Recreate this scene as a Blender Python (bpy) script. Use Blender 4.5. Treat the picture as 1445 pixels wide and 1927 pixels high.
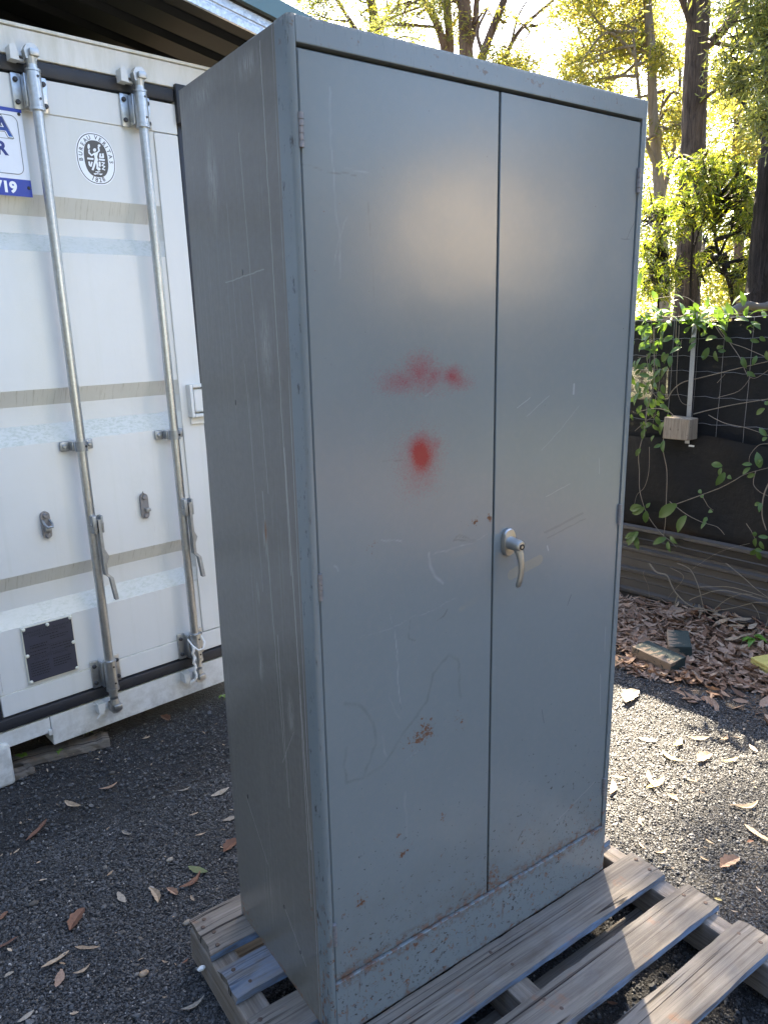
import bpy, bmesh, math, random
import numpy as np
from mathutils import Vector, Matrix, Quaternion

# ------------------------------------------------------------------ clear
for o in list(bpy.data.objects):
    bpy.data.objects.remove(o)
SC = bpy.context.scene
COL = SC.collection
rng = np.random.default_rng(7)
random.seed(7)

# ------------------------------------------------------------------ camera (metres; x along the cabinet front, y into the yard, z up)
PW, PH, FPX = 1445.0, 1927.0, 1410.9189
CAM = np.array([-0.6486, -1.1515, 1.6544])
def _rot(r):
    r = np.array(r, float); th = np.linalg.norm(r); k = r / th
    K = np.array([[0, -k[2], k[1]], [k[2], 0, -k[0]], [-k[1], k[0], 0]])
    return np.eye(3) + math.sin(th) * K + (1 - math.cos(th)) * K @ K
RC = _rot([0.2277, -0.6134, -0.0933]) @ np.array([[1, 0, 0], [0, 0, -1], [0, 1, 0]], float)
cam = bpy.data.cameras.new('camera'); cam_o = bpy.data.objects.new('camera', cam); COL.objects.link(cam_o)
cam.sensor_fit = 'VERTICAL'; cam.sensor_height = 36.0; cam.sensor_width = 36.0 * PW / PH
cam.lens = 36.0 * FPX / PH; cam.clip_start = 0.05; cam.clip_end = 2000
M = np.eye(4); M[:3, 0] = RC[0]; M[:3, 1] = -RC[1]; M[:3, 2] = -RC[2]; M[:3, 3] = CAM
cam_o.matrix_world = Matrix(M.tolist())
SC.camera = cam_o

# ------------------------------------------------------------------ light
SUN_AZ = math.atan2(0.629, 0.777)          # clockwise from +Y
SUN_EL = math.radians(46.0)
SDIR = Vector((math.sin(SUN_AZ) * math.cos(SUN_EL), math.cos(SUN_AZ) * math.cos(SUN_EL), math.sin(SUN_EL)))
w = bpy.data.worlds.new('World'); SC.world = w; w.use_nodes = True
wn = w.node_tree; wn.nodes.clear()
sky = wn.nodes.new('ShaderNodeTexSky'); sky.sky_type = 'NISHITA'; sky.sun_disc = False
sky.sun_elevation = SUN_EL; sky.sun_rotation = SUN_AZ; sky.dust_density = 2.0; sky.air_density = 1.0; sky.ozone_density = 1.0
bg = wn.nodes.new('ShaderNodeBackground'); bg.inputs[1].default_value = 0.06
wo = wn.nodes.new('ShaderNodeOutputWorld')
wn.links.new(sky.outputs[0], bg.inputs[0]); wn.links.new(bg.outputs[0], wo.inputs[0])
sun = bpy.data.lights.new('sun', 'SUN'); sun.energy = 5.0; sun.angle = math.radians(0.55); sun.color = (1.0, 0.86, 0.65)
sun_o = bpy.data.objects.new('sun', sun); COL.objects.link(sun_o)
sun_o.rotation_mode = 'QUATERNION'; sun_o.rotation_quaternion = SDIR.to_track_quat('Z', 'Y')
sun_o.location = (6, 8, 12)
SC.view_settings.view_transform = 'Standard'; SC.view_settings.look = 'None'
SC.view_settings.gamma = 1.0; SC.view_settings.use_curve_mapping = False
SC.view_settings.exposure = 4.15
SC.cycles.max_bounces = 8; SC.cycles.transparent_max_bounces = 12
SC.cycles.sample_clamp_indirect = 6.0
try:
    SC.cycles.use_denoising = True
except Exception:
    pass

# ------------------------------------------------------------------ pixel helpers: where a ray of the photograph meets a real plane
def ray(px, py):
    return RC.T @ np.array([(px - PW / 2) / FPX, (py - PH / 2) / FPX, 1.0])
def on_z(px, py, z=0.0):
    d = ray(px, py); return CAM + d * (z - CAM[2]) / d[2]
def on_plane(px, py, p0, n):
    d = ray(px, py); return CAM + d * (np.dot(np.array(p0) - CAM, n) / np.dot(d, n))
def at_dist(px, py, hd):
    d = ray(px, py); return CAM + d * hd / math.hypot(d[0], d[1])

# container frame
CU = np.array([0.9922, 0.1244, 0.0052]); CWV = np.array([-0.0077, 0.0199, 0.9998])
CN = np.cross(CU, CWV); CN /= np.linalg.norm(CN); CWV = np.cross(CN, CU)
CP = np.array([-0.15, 1.7811, 0.0776])
CMAT = np.eye(4); CMAT[:3, 0] = CU; CMAT[:3, 1] = -CN; CMAT[:3, 2] = CWV; CMAT[:3, 3] = CP
def cl(px, py, off=0.0):
    q = on_plane(px, py, CP + CN * off, CN) - CP
    return float(q @ CU), float(q @ CWV)
# fence frame
FV = np.array([-0.121, 0.993, 0.0]); FV /= np.linalg.norm(FV); FO = np.array([-FV[1], FV[0], 0.0]); F0 = np.array([3.24, 0.76, 0.0])
def fl(px, py, off=0.0):
    q = on_plane(px, py, F0 + FO * off, FO) - F0
    return float(q @ FV), float(q[2])
def fw(v, off, z):
    return F0 + FV * v + FO * off + np.array([0, 0, z])

# ------------------------------------------------------------------ node helper
class NB:
    def __init__(s, name):
        s.m = bpy.data.materials.new(name); s.m.use_nodes = True
        s.t = s.m.node_tree; s.t.nodes.clear()
        s.out = s.t.nodes.new('ShaderNodeOutputMaterial')
    def n(s, typ, **k):
        nd = s.t.nodes.new(typ)
        for a, b in k.items(): setattr(nd, a, b)
        return nd
    def put(s, sock, v):
        if isinstance(v, bpy.types.NodeSocket): s.t.links.new(v, sock)
        elif v is not None:
            if isinstance(v, (tuple, list)) and sock.type == 'RGBA' and len(v) == 3: v = (*v, 1)
            sock.default_value = v
    def math(s, op, a, b=None, c=None, clamp=False):
        nd = s.n('ShaderNodeMath', operation=op, use_clamp=clamp)
        s.put(nd.inputs[0], a); s.put(nd.inputs[1], b); s.put(nd.inputs[2], c); return nd.outputs[0]
    def vmath(s, op, a, b=None, sc=None):
        nd = s.n('ShaderNodeVectorMath', operation=op)
        s.put(nd.inputs[0], a)
        if b is not None: s.put(nd.inputs[1], b)
        if sc is not None: s.put(nd.inputs[3], sc)
        return nd.outputs[1] if op in ('LENGTH', 'DOT_PRODUCT', 'DISTANCE') else nd.outputs[0]
    def coord(s, kind='Object'):
        return s.n('ShaderNodeTexCoord').outputs[kind]
    def world(s):
        return s.n('ShaderNodeNewGeometry').outputs['Position']
    def scale(s, v, xyz, loc=(0, 0, 0)):
        nd = s.n('ShaderNodeMapping'); s.put(nd.inputs[0], v)
        nd.inputs['Scale'].default_value = xyz; nd.inputs['Location'].default_value = loc; return nd.outputs[0]
    def noise(s, v, sc, det=4, rough=0.55, dist=0.0, col=False):
        nd = s.n('ShaderNodeTexNoise'); s.put(nd.inputs['Vector'], v)
        nd.inputs['Scale'].default_value = sc; nd.inputs['Detail'].default_value = det
        nd.inputs['Roughness'].default_value = rough; nd.inputs['Distortion'].default_value = dist
        return nd.outputs[1] if col else nd.outputs[0]
    def vor(s, v, sc, feature='F1', out=0):
        nd = s.n('ShaderNodeTexVoronoi', feature=feature); s.put(nd.inputs['Vector'], v); nd.inputs['Scale'].default_value = sc
        return nd.outputs[out]
    def mr(s, v, a, b, c=0.0, d=1.0, smooth=False):
        nd = s.n('ShaderNodeMapRange'); nd.clamp = True
        if smooth: nd.interpolation_type = 'SMOOTHSTEP'
        s.put(nd.inputs[0], v)
        for i, x in enumerate((a, b, c, d)): s.put(nd.inputs[i + 1], x)
        return nd.outputs[0]
    def mix(s, f, a, b, mode='MIX'):
        nd = s.n('ShaderNodeMix', data_type='RGBA', blend_type=mode)
        s.put(nd.inputs[0], f); s.put(nd.inputs[6], a); s.put(nd.inputs[7], b); return nd.outputs[2]
    def ramp(s, f, stops):
        nd = s.n('ShaderNodeValToRGB'); s.put(nd.inputs[0], f); r = nd.color_ramp
        while len(r.elements) < len(stops): r.elements.new(0.5)
        for e, (p, c) in zip(r.elements, stops):
            e.position = p; e.color = (*c, 1) if len(c) == 3 else c
        return nd.outputs[0]
    def sep(s, v):
        nd = s.n('ShaderNodeSeparateXYZ'); s.put(nd.inputs[0], v); return nd.outputs
    def comb(s, x, y, z):
        nd = s.n('ShaderNodeCombineXYZ')
        for i, q in enumerate((x, y, z)): s.put(nd.inputs[i], q)
        return nd.outputs[0]
    def bump(s, h, strength=0.3, dist=0.01, normal=None):
        nd = s.n('ShaderNodeBump'); s.put(nd.inputs['Height'], h)
        nd.inputs['Strength'].default_value = strength; nd.inputs['Distance'].default_value = dist
        if normal is not None: s.put(nd.inputs['Normal'], normal)
        return nd.outputs[0]
    def pbr(s, color, rough=0.5, metal=0.0, normal=None, spec=0.5, **k):
        nd = s.n('ShaderNodeBsdfPrincipled')
        s.put(nd.inputs['Base Color'], color); s.put(nd.inputs['Roughness'], rough); s.put(nd.inputs['Metallic'], metal)
        s.put(nd.inputs['Specular IOR Level'], spec)
        if normal is not None: s.put(nd.inputs['Normal'], normal)
        for a, b in k.items(): s.put(nd.inputs[a.replace('_', ' ')], b)
        s.t.links.new(nd.outputs[0], s.out.inputs[0]); return nd
    # soft distance to a line piece (2-D point p, already a vector with z = 0)
    def seg(s, p, a, b, w, soft=0.6):
        a = Vector((a[0], a[1], 0)); b = Vector((b[0], b[1], 0)); ab = b - a
        pa = s.vmath('SUBTRACT', p, tuple(a))
        t = s.math('DIVIDE', s.vmath('DOT_PRODUCT', pa, tuple(ab)), max(ab.length_squared, 1e-9), clamp=True)
        pr = s.vmath('SCALE', tuple(ab), None, t)
        d = s.vmath('LENGTH', s.vmath('SUBTRACT', pa, pr))
        return s.mr(d, w * (1 - soft), w, 1.0, 0.0)
    def poly(s, p, pts, w, soft=0.6):
        r = None
        for a, b in zip(pts, pts[1:]):
            q = s.seg(p, a, b, w, soft)
            r = q if r is None else s.math('MAXIMUM', r, q)
        return r

def simple(name, color, rough=0.5, metal=0.0, var=0.0, vscale=20, bump=0.0, bscale=200, spec=0.5):
    b = NB(name); c = b.coord()
    col = color
    if var:
        f = b.noise(c, vscale, 5, 0.6)
        col = b.mix(f, tuple(x * (1 - var) for x in color), tuple(min(1, x * (1 + var)) for x in color))
    nm = b.bump(b.noise(c, bscale, 3, 0.6), bump, 0.004) if bump else None
    b.pbr(col, rough, metal, nm, spec); return b.m

# ------------------------------------------------------------------ mesh helper
class MB:
    def __init__(s): s.v = []; s.f = []; s.mi = []; s.cur = 0
    def add(s, vs, fs):
        o = len(s.v); s.v += [tuple(map(float, p)) for p in vs]
        s.f += [tuple(i + o for i in f) for f in fs]; s.mi += [s.cur] * len(fs); return s
    def box(s, x0, x1, y0, y1, z0, z1, bev=0.0, jit=0.0):
        if bev <= 0 and jit <= 0:
            return s.add([(x, y, z) for z in (z0, z1) for y in (y0, y1) for x in (x0, x1)],
                         [(0, 2, 3, 1), (4, 5, 7, 6), (0, 1, 5, 4), (2, 6, 7, 3), (0, 4, 6, 2), (1, 3, 7, 5)])
        bm = bmesh.new(); bmesh.ops.create_cube(bm, size=1.0)
        for q in bm.verts:
            q.co = Vector((x0 + (q.co.x + .5) * (x1 - x0), y0 + (q.co.y + .5) * (y1 - y0), z0 + (q.co.z + .5) * (z1 - z0)))
            if jit: q.co += Vector((random.uniform(-jit, jit), random.uniform(-jit, jit), random.uniform(-jit, jit)))
        if bev > 0: bmesh.ops.bevel(bm, geom=bm.edges[:], offset=bev, segments=2, profile=0.5, affect='EDGES')
        return s.bm(bm)
    def bm(s, bm):
        bm.verts.index_update(); vs = [q.co[:] for q in bm.verts]; fs = [[q.index for q in f.verts] for f in bm.faces]
        bm.free(); return s.add(vs, fs)
    def tube(s, pts, r, n=8, cap=True, squash=1.0):
        P = [np.array(p, float) for p in pts]; k = len(P)
        R = list(r) if hasattr(r, '__len__') else [r] * k
        vs = []; up = None
        for i in range(k):
            t = P[min(i + 1, k - 1)] - P[max(i - 1, 0)]; t = t / (np.linalg.norm(t) + 1e-12)
            if up is None: up = np.array([0, 0, 1.0]) if abs(t[2]) < 0.9 else np.array([0, 1.0, 0])
            a = np.cross(t, up); a /= np.linalg.norm(a) + 1e-12; b = np.cross(a, t); up = b
            for j in range(n):
                th = 2 * math.pi * j / n
                vs.append(P[i] + (a * math.cos(th) + b * math.sin(th) * squash) * R[i])
        fs = [(i * n + j, i * n + (j + 1) % n, (i + 1) * n + (j + 1) % n, (i + 1) * n + j) for i in range(k - 1) for j in range(n)]
        if cap: fs += [tuple(range(n - 1, -1, -1)), tuple((k - 1) * n + j for j in range(n))]
        return s.add(vs, fs)
    def lathe(s, prof, n=16, mat=None):          # prof: (r, z); about local z, then moved by 4x4
        vs = []
        for r, z in prof:
            for j in range(n):
                th = 2 * math.pi * j / n; p = Vector((r * math.cos(th), r * math.sin(th), z)); vs.append((mat @ p) if mat else p)
        k = len(prof)
        fs = [(i * n + j, i * n + (j + 1) % n, (i + 1) * n + (j + 1) % n, (i + 1) * n + j) for i in range(k - 1) for j in range(n)]
        fs += [tuple(range(n - 1, -1, -1)), tuple((k - 1) * n + j for j in range(n))]
        return s.add(vs, fs)
    def prism(s, poly, depth, fn):               # poly 2-D; fn(a, b, d) -> 3-D
        n = len(poly); vs = [fn(a, b, 0) for a, b in poly] + [fn(a, b, depth) for a, b in poly]
        return s.add(vs, [tuple(range(n))[::-1], tuple(range(n, 2 * n))] + [(i, (i + 1) % n, n + (i + 1) % n, n + i) for i in range(n)])
    def mesh(s, name, mats, smooth=None):
        me = bpy.data.meshes.new(name); me.from_pydata(s.v, [], s.f)
        for m in (mats if isinstance(mats, (list, tuple)) else [mats]): me.materials.append(m)
        if any(s.mi): me.polygons.foreach_set('material_index', s.mi)
        bm = bmesh.new(); bm.from_mesh(me); bmesh.ops.recalc_face_normals(bm, faces=bm.faces); bm.to_mesh(me); bm.free()
        if smooth is not None:
            me.polygons.foreach_set('use_smooth', [True] * len(me.polygons))
            me.set_sharp_from_angle(angle=math.radians(20 if smooth <= 35 else 24 if smooth <= 40 else smooth))
        me.update(); return me
    def build(s, name, mats, parent=None, smooth=None):
        return link(name, s.mesh(name, mats, smooth), parent)

def link(name, me, parent=None):
    o = bpy.data.objects.new(name, me); COL.objects.link(o)
    if parent is not None: o.parent = parent
    return o
def tag(o, label=None, cat=None, group=None, kind=None):
    if label: o['label'] = label
    if cat: o['category'] = cat
    if group: o['group'] = group
    if kind: o['kind'] = kind
    return o
def thing(name, label, cat, loc=(0, 0, 0), group=None, mat=None):
    o = bpy.data.objects.new(name, None); COL.objects.link(o); o.empty_display_size = 0.1
    if mat is not None: o.matrix_world = mat
    else: o.location = loc
    return tag(o, label, cat, group)
def np_mesh(name, verts, faces, mat):            # faces: (n, k) array
    me = bpy.data.meshes.new(name); verts = np.asarray(verts, np.float32); faces = np.asarray(faces, np.int32)
    n, k = faces.shape
    me.vertices.add(len(verts)); me.vertices.foreach_set('co', verts.ravel())
    me.loops.add(n * k); me.loops.foreach_set('vertex_index', faces.ravel())
    me.polygons.add(n); me.polygons.foreach_set('loop_start', np.arange(0, n * k, k, dtype=np.int32))
    me.polygons.foreach_set('loop_total', np.full(n, k, np.int32))
    me.materials.append(mat); me.update(calc_edges=True); me.validate(); return me
def text_mesh(s, size, bold=0.0, shear=0.0):
    cu = bpy.data.curves.new('t', 'FONT'); cu.body = s; cu.size = size; cu.align_x = 'CENTER'; cu.align_y = 'CENTER'
    cu.offset = bold; cu.shear = shear; cu.resolution_u = 4
    ob = bpy.data.objects.new('t', cu); COL.objects.link(ob); bpy.context.view_layer.update()
    me = bpy.data.meshes.new_from_object(ob.evaluated_get(bpy.context.evaluated_depsgraph_get()))
    vs = [q.co[:] for q in me.vertices]; fs = [tuple(p.vertices) for p in me.polygons]
    bpy.data.objects.remove(ob); bpy.data.curves.remove(cu); bpy.data.meshes.remove(me); return vs, fs

# ================================================================== MATERIALS
def cabinet_paint(name, kind):
    b = NB(name); c = b.coord(); x, y, z = b.sep(c)
    base = (0.150, 0.144, 0.128) if kind == 'side' else (0.172, 0.202, 0.214)  # side painted darker and browner, its dimmer light put into the colour
    big = b.noise(c, 3.0, 4, 0.6); fine = b.noise(c, 60, 4, 0.65)
    col = b.mix(big, tuple(k * 0.90 for k in base), tuple(k * 1.08 for k in base))
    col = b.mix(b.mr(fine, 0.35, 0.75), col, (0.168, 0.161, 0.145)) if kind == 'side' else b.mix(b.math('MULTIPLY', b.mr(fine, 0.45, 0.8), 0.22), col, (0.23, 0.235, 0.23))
    wob = b.vmath('SUBTRACT', b.noise(c, 35, 3, 0.6, col=True), (0.5, 0.5, 0.5))
    p3 = b.vmath('ADD', c, b.vmath('SCALE', wob, None, 0.006))
    rough = b.math('ADD', 0.195, b.math('MULTIPLY', b.noise(c, 14, 4, 0.6), 0.055))
    height = b.math('MULTIPLY', b.noise(c, 5.5, 2, 0.5), 1.0)
    if kind == 'side':
        px, py, pz = b.sep(p3)
        # long vertical rub marks
        s1 = b.noise(b.scale(c, (1, 260, 1.6)), 1.0, 5, 0.7)
        s2 = b.noise(b.scale(c, (1, 95, 3.5), (3, 7, 1)), 1.0, 5, 0.75)
        zone = b.noise(b.scale(c, (1, 7, 2.2), (5, 1, 2)), 1.0, 3, 0.6)
        m = b.math('MULTIPLY', b.mr(s1, 0.56, 0.74), b.mr(zone, 0.40, 0.66))
        m = b.math('MAXIMUM', m, b.math('MULTIPLY', b.mr(s2, 0.62, 0.78), b.mr(zone, 0.5, 0.7)))
        p2 = b.comb(py, pz, 0.0)
        for (a, e, wd, st) in (((.10, 1.98), (.086, 1.05), .0016, .8), ((.088, 1.30), (.062, .45), .0022, .9), ((.075, .80), (.072, .30), .0018, .8),
                               ((.20, 1.86), (.165, 1.20), .0014, .6), ((.19, 1.20), (.16, .62), .0016, .7), ((.235, 1.45), (.215, .98), .0012, .5), ((.16, .9), (.15, .5), .0016, .7),
                               ((.27, 1.75), (.262, 1.5), .0012, .4), ((.13, 1.62), (.30, 1.607), .0016, .5), ((.11, .70), (.17, .60), .0012, .5),
                               ((.38, .40), (.28, .27), .0014, .8), ((.20, .20), (.11, .11), .0014, .8)):
            m = b.math('MAXIMUM', m, b.math('MULTIPLY', b.seg(p2, a, e, wd), st))
        # scuffed patches
        for (cy_, cz_, ry, rz) in ((.14, 1.48, .03, .10), (.19, 1.10, .012, .05), (.12, .74, .02, .07), (.25, .80, .014, .05), (.33, 1.80, .035, .10), (.24, .97, .008, .035), (.36, 1.96, .09, .03), (.15, 1.96, .05, .03)):
            dd = b.vmath('LENGTH', b.vmath('MULTIPLY', b.vmath('SUBTRACT', p2, (cy_, cz_, 0)), (1 / ry, 1 / rz, 1)))
            sc = b.noise(b.scale(c, (1, 420, 30), (cy_ * 50, 0, 0)), 1.0, 4, 0.7)
            m = b.math('MAXIMUM', m, b.math('MULTIPLY', b.mr(sc, 0.42, 0.66), b.mr(dd, 0.2, 1.0, 0.95, 0.0)))
        col = b.mix(b.math('MULTIPLY', m, 0.66), col, (0.42, 0.41, 0.385))
        # rust touches
        rn = b.noise(c, 70, 5, 0.7)
        for (cy_, cz_, ry, rz, th) in ((.186, 1.118, .006, .030, .30), (.07, .30, .035, .12, .56), (.05, .12, .03, .15, .56), (.34, .33, .05, .09, .64), (.46, .03, .10, .035, .52), (.02, 1.96, .016, .04, .42), (.25, 0.0, .3, .018, .48)):
            dd = b.vmath('LENGTH', b.vmath('MULTIPLY', b.vmath('SUBTRACT', p2, (cy_, cz_, 0)), (1 / ry, 1 / rz, 1)))
            k = b.math('MULTIPLY', b.mr(rn, th, th + .14), b.mr(dd, 0.3, 1.0, 0.85, 0.0))
            col = b.mix(k, col, (0.20, 0.085, 0.035))
        for (cy_, cz_) in ((.372, .405), (.205, .203), (.135, .13), (.22, 1.62), (.29, 1.37)):
            dd = b.vmath('LENGTH', b.vmath('MULTIPLY', b.vmath('SUBTRACT', p2, (cy_, cz_, 0)), (1 / .003, 1 / .007, 1)))
            col = b.mix(b.mr(dd, 0.7, 1.0, 1.0, 0.0), col, (0.02, 0.02, 0.02))
        # broken pale highlight lines painted along the folded front edge
        ln = b.math('MULTIPLY', b.math('ADD', b.seg(b.comb(y, 0.0, 0.0), (.047, 0), (.047, .001), .0016), b.seg(b.comb(y, 0.0, 0.0), (.056, 0), (.056, .001), .001)), b.mr(b.noise(b.scale(c, (1, 30, 4)), 1, 4, .6), .35, .6))
        col = b.mix(b.math('MULTIPLY', ln, .8), col, (0.42, 0.43, 0.43))
        rough = b.math('ADD', rough, b.math('MULTIPLY', m, 0.02))
    else:
        px, py, pz = b.sep(p3)
        p2 = b.comb(px, pz, 0.0)
        # small chips and specks, more of them low down
        spn = b.noise(c, 95, 4, 0.7); zone = b.noise(c, 6, 3, 0.6)
        low = b.mr(z, 0.05, 0.75, 1.0, 0.0, True)
        th = b.math('SUBTRACT', 0.74, b.math('ADD', b.math('MULTIPLY', low, 0.128), b.math('MULTIPLY', b.mr(zone, .45, .7), 0.04)))
        sp = b.mr(b.math('SUBTRACT', spn, th), 0.0, 0.03)
        col = b.mix(b.math('MULTIPLY', sp, 0.85), col, (0.055, 0.05, 0.047))
        rn = b.noise(c, 42, 6, 0.72, 0.4)
        th2 = b.math('SUBTRACT', 0.80, b.math('MULTIPLY', low, 0.222))
        ru = b.mr(b.math('SUBTRACT', rn, th2), 0.0, 0.05)
        # scratches, pale
        wn_ = b.noise(c, 260, 3, .7)
        sm = b.math('MULTIPLY', b.mr(b.noise(b.scale(c, (70, 1, 6)), 1, 5, .75), .66, .82), b.mr(zone, .46, .66))
        sm = b.math('MULTIPLY', sm, 0.5)
        if kind == 'door_a':
            a1 = b.n('ShaderNodeAttribute', attribute_name='marks'); a2 = b.n('ShaderNodeAttribute', attribute_name='patches')
            pale, dark, water = b.sep(a1.outputs['Color']); red0, rustz, adh = b.sep(a2.outputs['Color'])
            sm = b.math('MAXIMUM', sm, pale)
            col = b.mix(b.math('MULTIPLY', dark, .8), col, (0.075, 0.06, 0.045))
            col = b.mix(b.math('MULTIPLY', water, b.mr(wn_, .3, .6, .2, .6)), col, (0.095, 0.10, 0.088))
            col = b.mix(b.math('MULTIPLY', adh, b.mr(wn_, .3, .6, .15, .6)), col, (0.26, 0.245, 0.20))
            ru = b.math('MAXIMUM', ru, b.mr(b.math('ADD', b.noise(c, 120, 4, .7), b.math('MULTIPLY', rustz, .32)), .70, .78))
            grain = b.math('ADD', b.math('MULTIPLY', b.noise(c, 430, 1, .5), .6), b.math('MULTIPLY', b.noise(c, 210, 2, .6), .4))
            red = b.mr(b.math('ADD', red0, b.math('MULTIPLY', b.math('SUBTRACT', grain, .5), .85)), .18, .98)
            col = b.mix(b.math('MULTIPLY', red, b.mr(red0, .0, .06)), col, (0.24, 0.007, 0.026))
        elif kind == 'door_b':
            for pts, wd, st in (([(.52, 1.34), (.56, 1.36)], .0013, .6), ([(.70, 1.38), (.70, 1.36)], .004, .7), ([(.62, 1.13), (.70, 1.15)], .0012, .4), ([(.60, 1.24), (.66, 1.28), (.72, 1.33)], .0010, .4), ([(.80, 1.20), (.805, 1.16)], .001, .5),
                                ([(.85, .62), (.858, .50)], .0012, .5), ([(.86, .75), (.862, .68)], .0012, .5), ([(.55, 1.32), (.62, 1.36)], .001, .5), ([(.70, .24), (.85, .30)], .0016, .4), ([(.63, 1.01), (.634, 1.0)], .003, .7)):
                sm = b.math('MAXIMUM', sm, b.math('MULTIPLY', b.poly(p2, pts, wd), st))
            dk = None
            for pts, wd, st in (([(.62, 1.045), (.75, 1.07)], .004, .25), ([(.63, 1.03), (.76, 1.055)], .0025, .25), ([(.72, .87), (.71, .845)], .0013, .8), ([(.84, 1.70), (.87, 1.70)], .001, .6), ([(.86, 1.70), (.885, 1.74)], .001, .6), ([(.56, .25), (.575, .27)], .003, .7), ([(.63, .59), (.64, .55)], .0012, .7)):
                q = b.math('MULTIPLY', b.poly(p2, pts, wd), st); dk = q if dk is None else b.math('MAXIMUM', dk, q)
            col = b.mix(b.math('MULTIPLY', dk, .9), col, (0.075, 0.07, 0.07))
            col = b.mix(b.math('MULTIPLY', b.seg(p2, (.515, .965), (.603, .982), .013, .1), b.mr(wn_, .25, .6, .25, .7)), col, (0.26, 0.245, 0.19))
            for (cx_, cz_, rx, rz, t2) in ((.47, .18, .03, .06, .50), (.60, .27, .03, .03, .60), (.82, .20, .03, .02, .6)):
                dd = b.vmath('LENGTH', b.vmath('MULTIPLY', b.vmath('SUBTRACT', p2, (cx_, cz_, 0)), (1 / rx, 1 / rz, 1)))
                ru = b.math('MAXIMUM', ru, b.math('MULTIPLY', b.mr(b.noise(c, 120, 4, .7), t2, t2 + .08), b.mr(dd, .5, 1., 1., 0.)))
        if kind in ('door_a', 'door_b'):
            edge = b.mr(z, .147, .178, 1.0, 0.0)
            ru = b.math('MAXIMUM', ru, b.math('MULTIPLY', edge, b.mr(b.noise(c, 55, 5, .7), .46, .56)))
            col = b.mix(b.math('MULTIPLY', b.mr(z, .147, .40, .38, 0.0), b.mr(b.noise(c, 9, 5, .65), .35, .70)), col, (0.13, 0.115, 0.095))
        if kind == 'kick':
            edge = b.mr(z, .118, .144, 0.0, 1.0)
            ru = b.math('MAXIMUM', ru, b.math('MULTIPLY', edge, b.mr(b.noise(c, 60, 5, .7), .46, .58, 0, .85)))
            ru = b.math('MAXIMUM', ru, b.math('MULTIPLY', b.mr(b.noise(b.scale(c, (45, 1, 5)), 1, 4, .7), .62, .72), .55))
            ru = b.math('MAXIMUM', ru, b.math('MULTIPLY', b.mr(z, 0, .02, 1, 0), b.mr(rn, .45, .6, 0, .7)))
        if kind == 'frame':
            ch = b.mr(b.noise(b.scale(c, (300, 90, 28)), 1, 4, .7), .60, .68)
            edge = b.mr(x, .0, .006, 1.0, .35)
            col = b.mix(b.math('MULTIPLY', b.math('MULTIPLY', ch, edge), .85), col, (0.05, 0.05, 0.052))
            ru = b.math('MAXIMUM', ru, b.math('MULTIPLY', b.mr(z, .12, .42, 1, 0), b.mr(b.noise(b.scale(c, (90, 60, 34)), 1, 5, .7), .545, .60)))
            ru = b.math('MAXIMUM', ru, b.math('MULTIPLY', b.mr(z, 1.93, 1.985, 0, 1), b.mr(b.noise(c, 60, 4, .6), .62, .68, 0, .7)))
            hi = b.math('MULTIPLY', b.mr(z, 1.986, 1.993, 0, 1), b.mr(b.noise(c, 150, 4, .7), .45, .6))
            col = b.mix(b.math('MULTIPLY', hi, .7), col, (0.42, 0.41, 0.39))
        col = b.mix(b.math('MULTIPLY', sm, .62), col, (0.40, 0.42, 0.44))
        rc = b.mix(b.noise(c, 180, 4, .7), (0.05, 0.02, 0.011), (0.17, 0.07, 0.026))
        col = b.mix(ru, col, rc)
        rough = b.math('ADD', rough, b.math('MULTIPLY', b.math('GREATER_THAN', ru, .5), 0.4))
    nm = b.bump(height, 0.06, 0.02)
    nm = b.bump(b.noise(c, 900, 2, .5), 0.035, 0.001, nm)
    b.pbr(col, rough, 0.0, nm, 0.5 if kind != 'side' else 0.42)
    return b.m

M_DOORA = cabinet_paint('grey_enamel_door_sprayed', 'door_a')
M_DOORB = cabinet_paint('grey_enamel_door', 'door_b')
M_SIDE = cabinet_paint('grey_enamel_side', 'side')
M_FRAME = cabinet_paint('grey_enamel_frame', 'frame')
M_KICK = cabinet_paint('grey_enamel_kick', 'kick')

def metal(name, col, rough, spangle=0.0, metalness=1.0, bump=0.15):
    b = NB(name); c = b.coord()
    f = b.noise(c, 40, 5, .65); k = b.mix(f, tuple(q * .72 for q in col), col)
    if spangle:
        cell = b.vor(c, 130, 'F1', 1)
        sx, sy, sz = b.sep(cell)
        k = b.mix(b.mr(sx, 0, 1, 0, spangle), k, tuple(q * .45 for q in col))
    b.pbr(k, b.math('ADD', rough, b.math('MULTIPLY', f, .2)), metalness, b.bump(b.noise(c, 150, 4, .6), bump, .003)); return b.m
M_GALV = metal('galvanised_steel', (0.60, 0.62, 0.64), .30, .25)
M_GALVD = metal('dull_galvanised_steel', (0.42, 0.44, 0.46), .42, .2)
M_CAST = metal('cast_zinc_handle', (0.52, 0.52, 0.505), .36, 0, 1.0, .08)
M_DARKM = simple('dark_bolt_metal', (0.06, 0.06, 0.065), .5, .6)
M_SPANGLE = metal('spangled_zinc_sheet', (0.62, 0.68, 0.76), .34, .75, .85)
M_HINGE = metal('worn_hinge_steel', (0.27, 0.26, 0.265), .45, .1, .4)
M_WIRE = simple('fence_wire', (0.16, 0.16, 0.16), .5, .4)
M_BLACK = simple('black_void', (0.01, 0.01, 0.011), .7)

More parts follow.
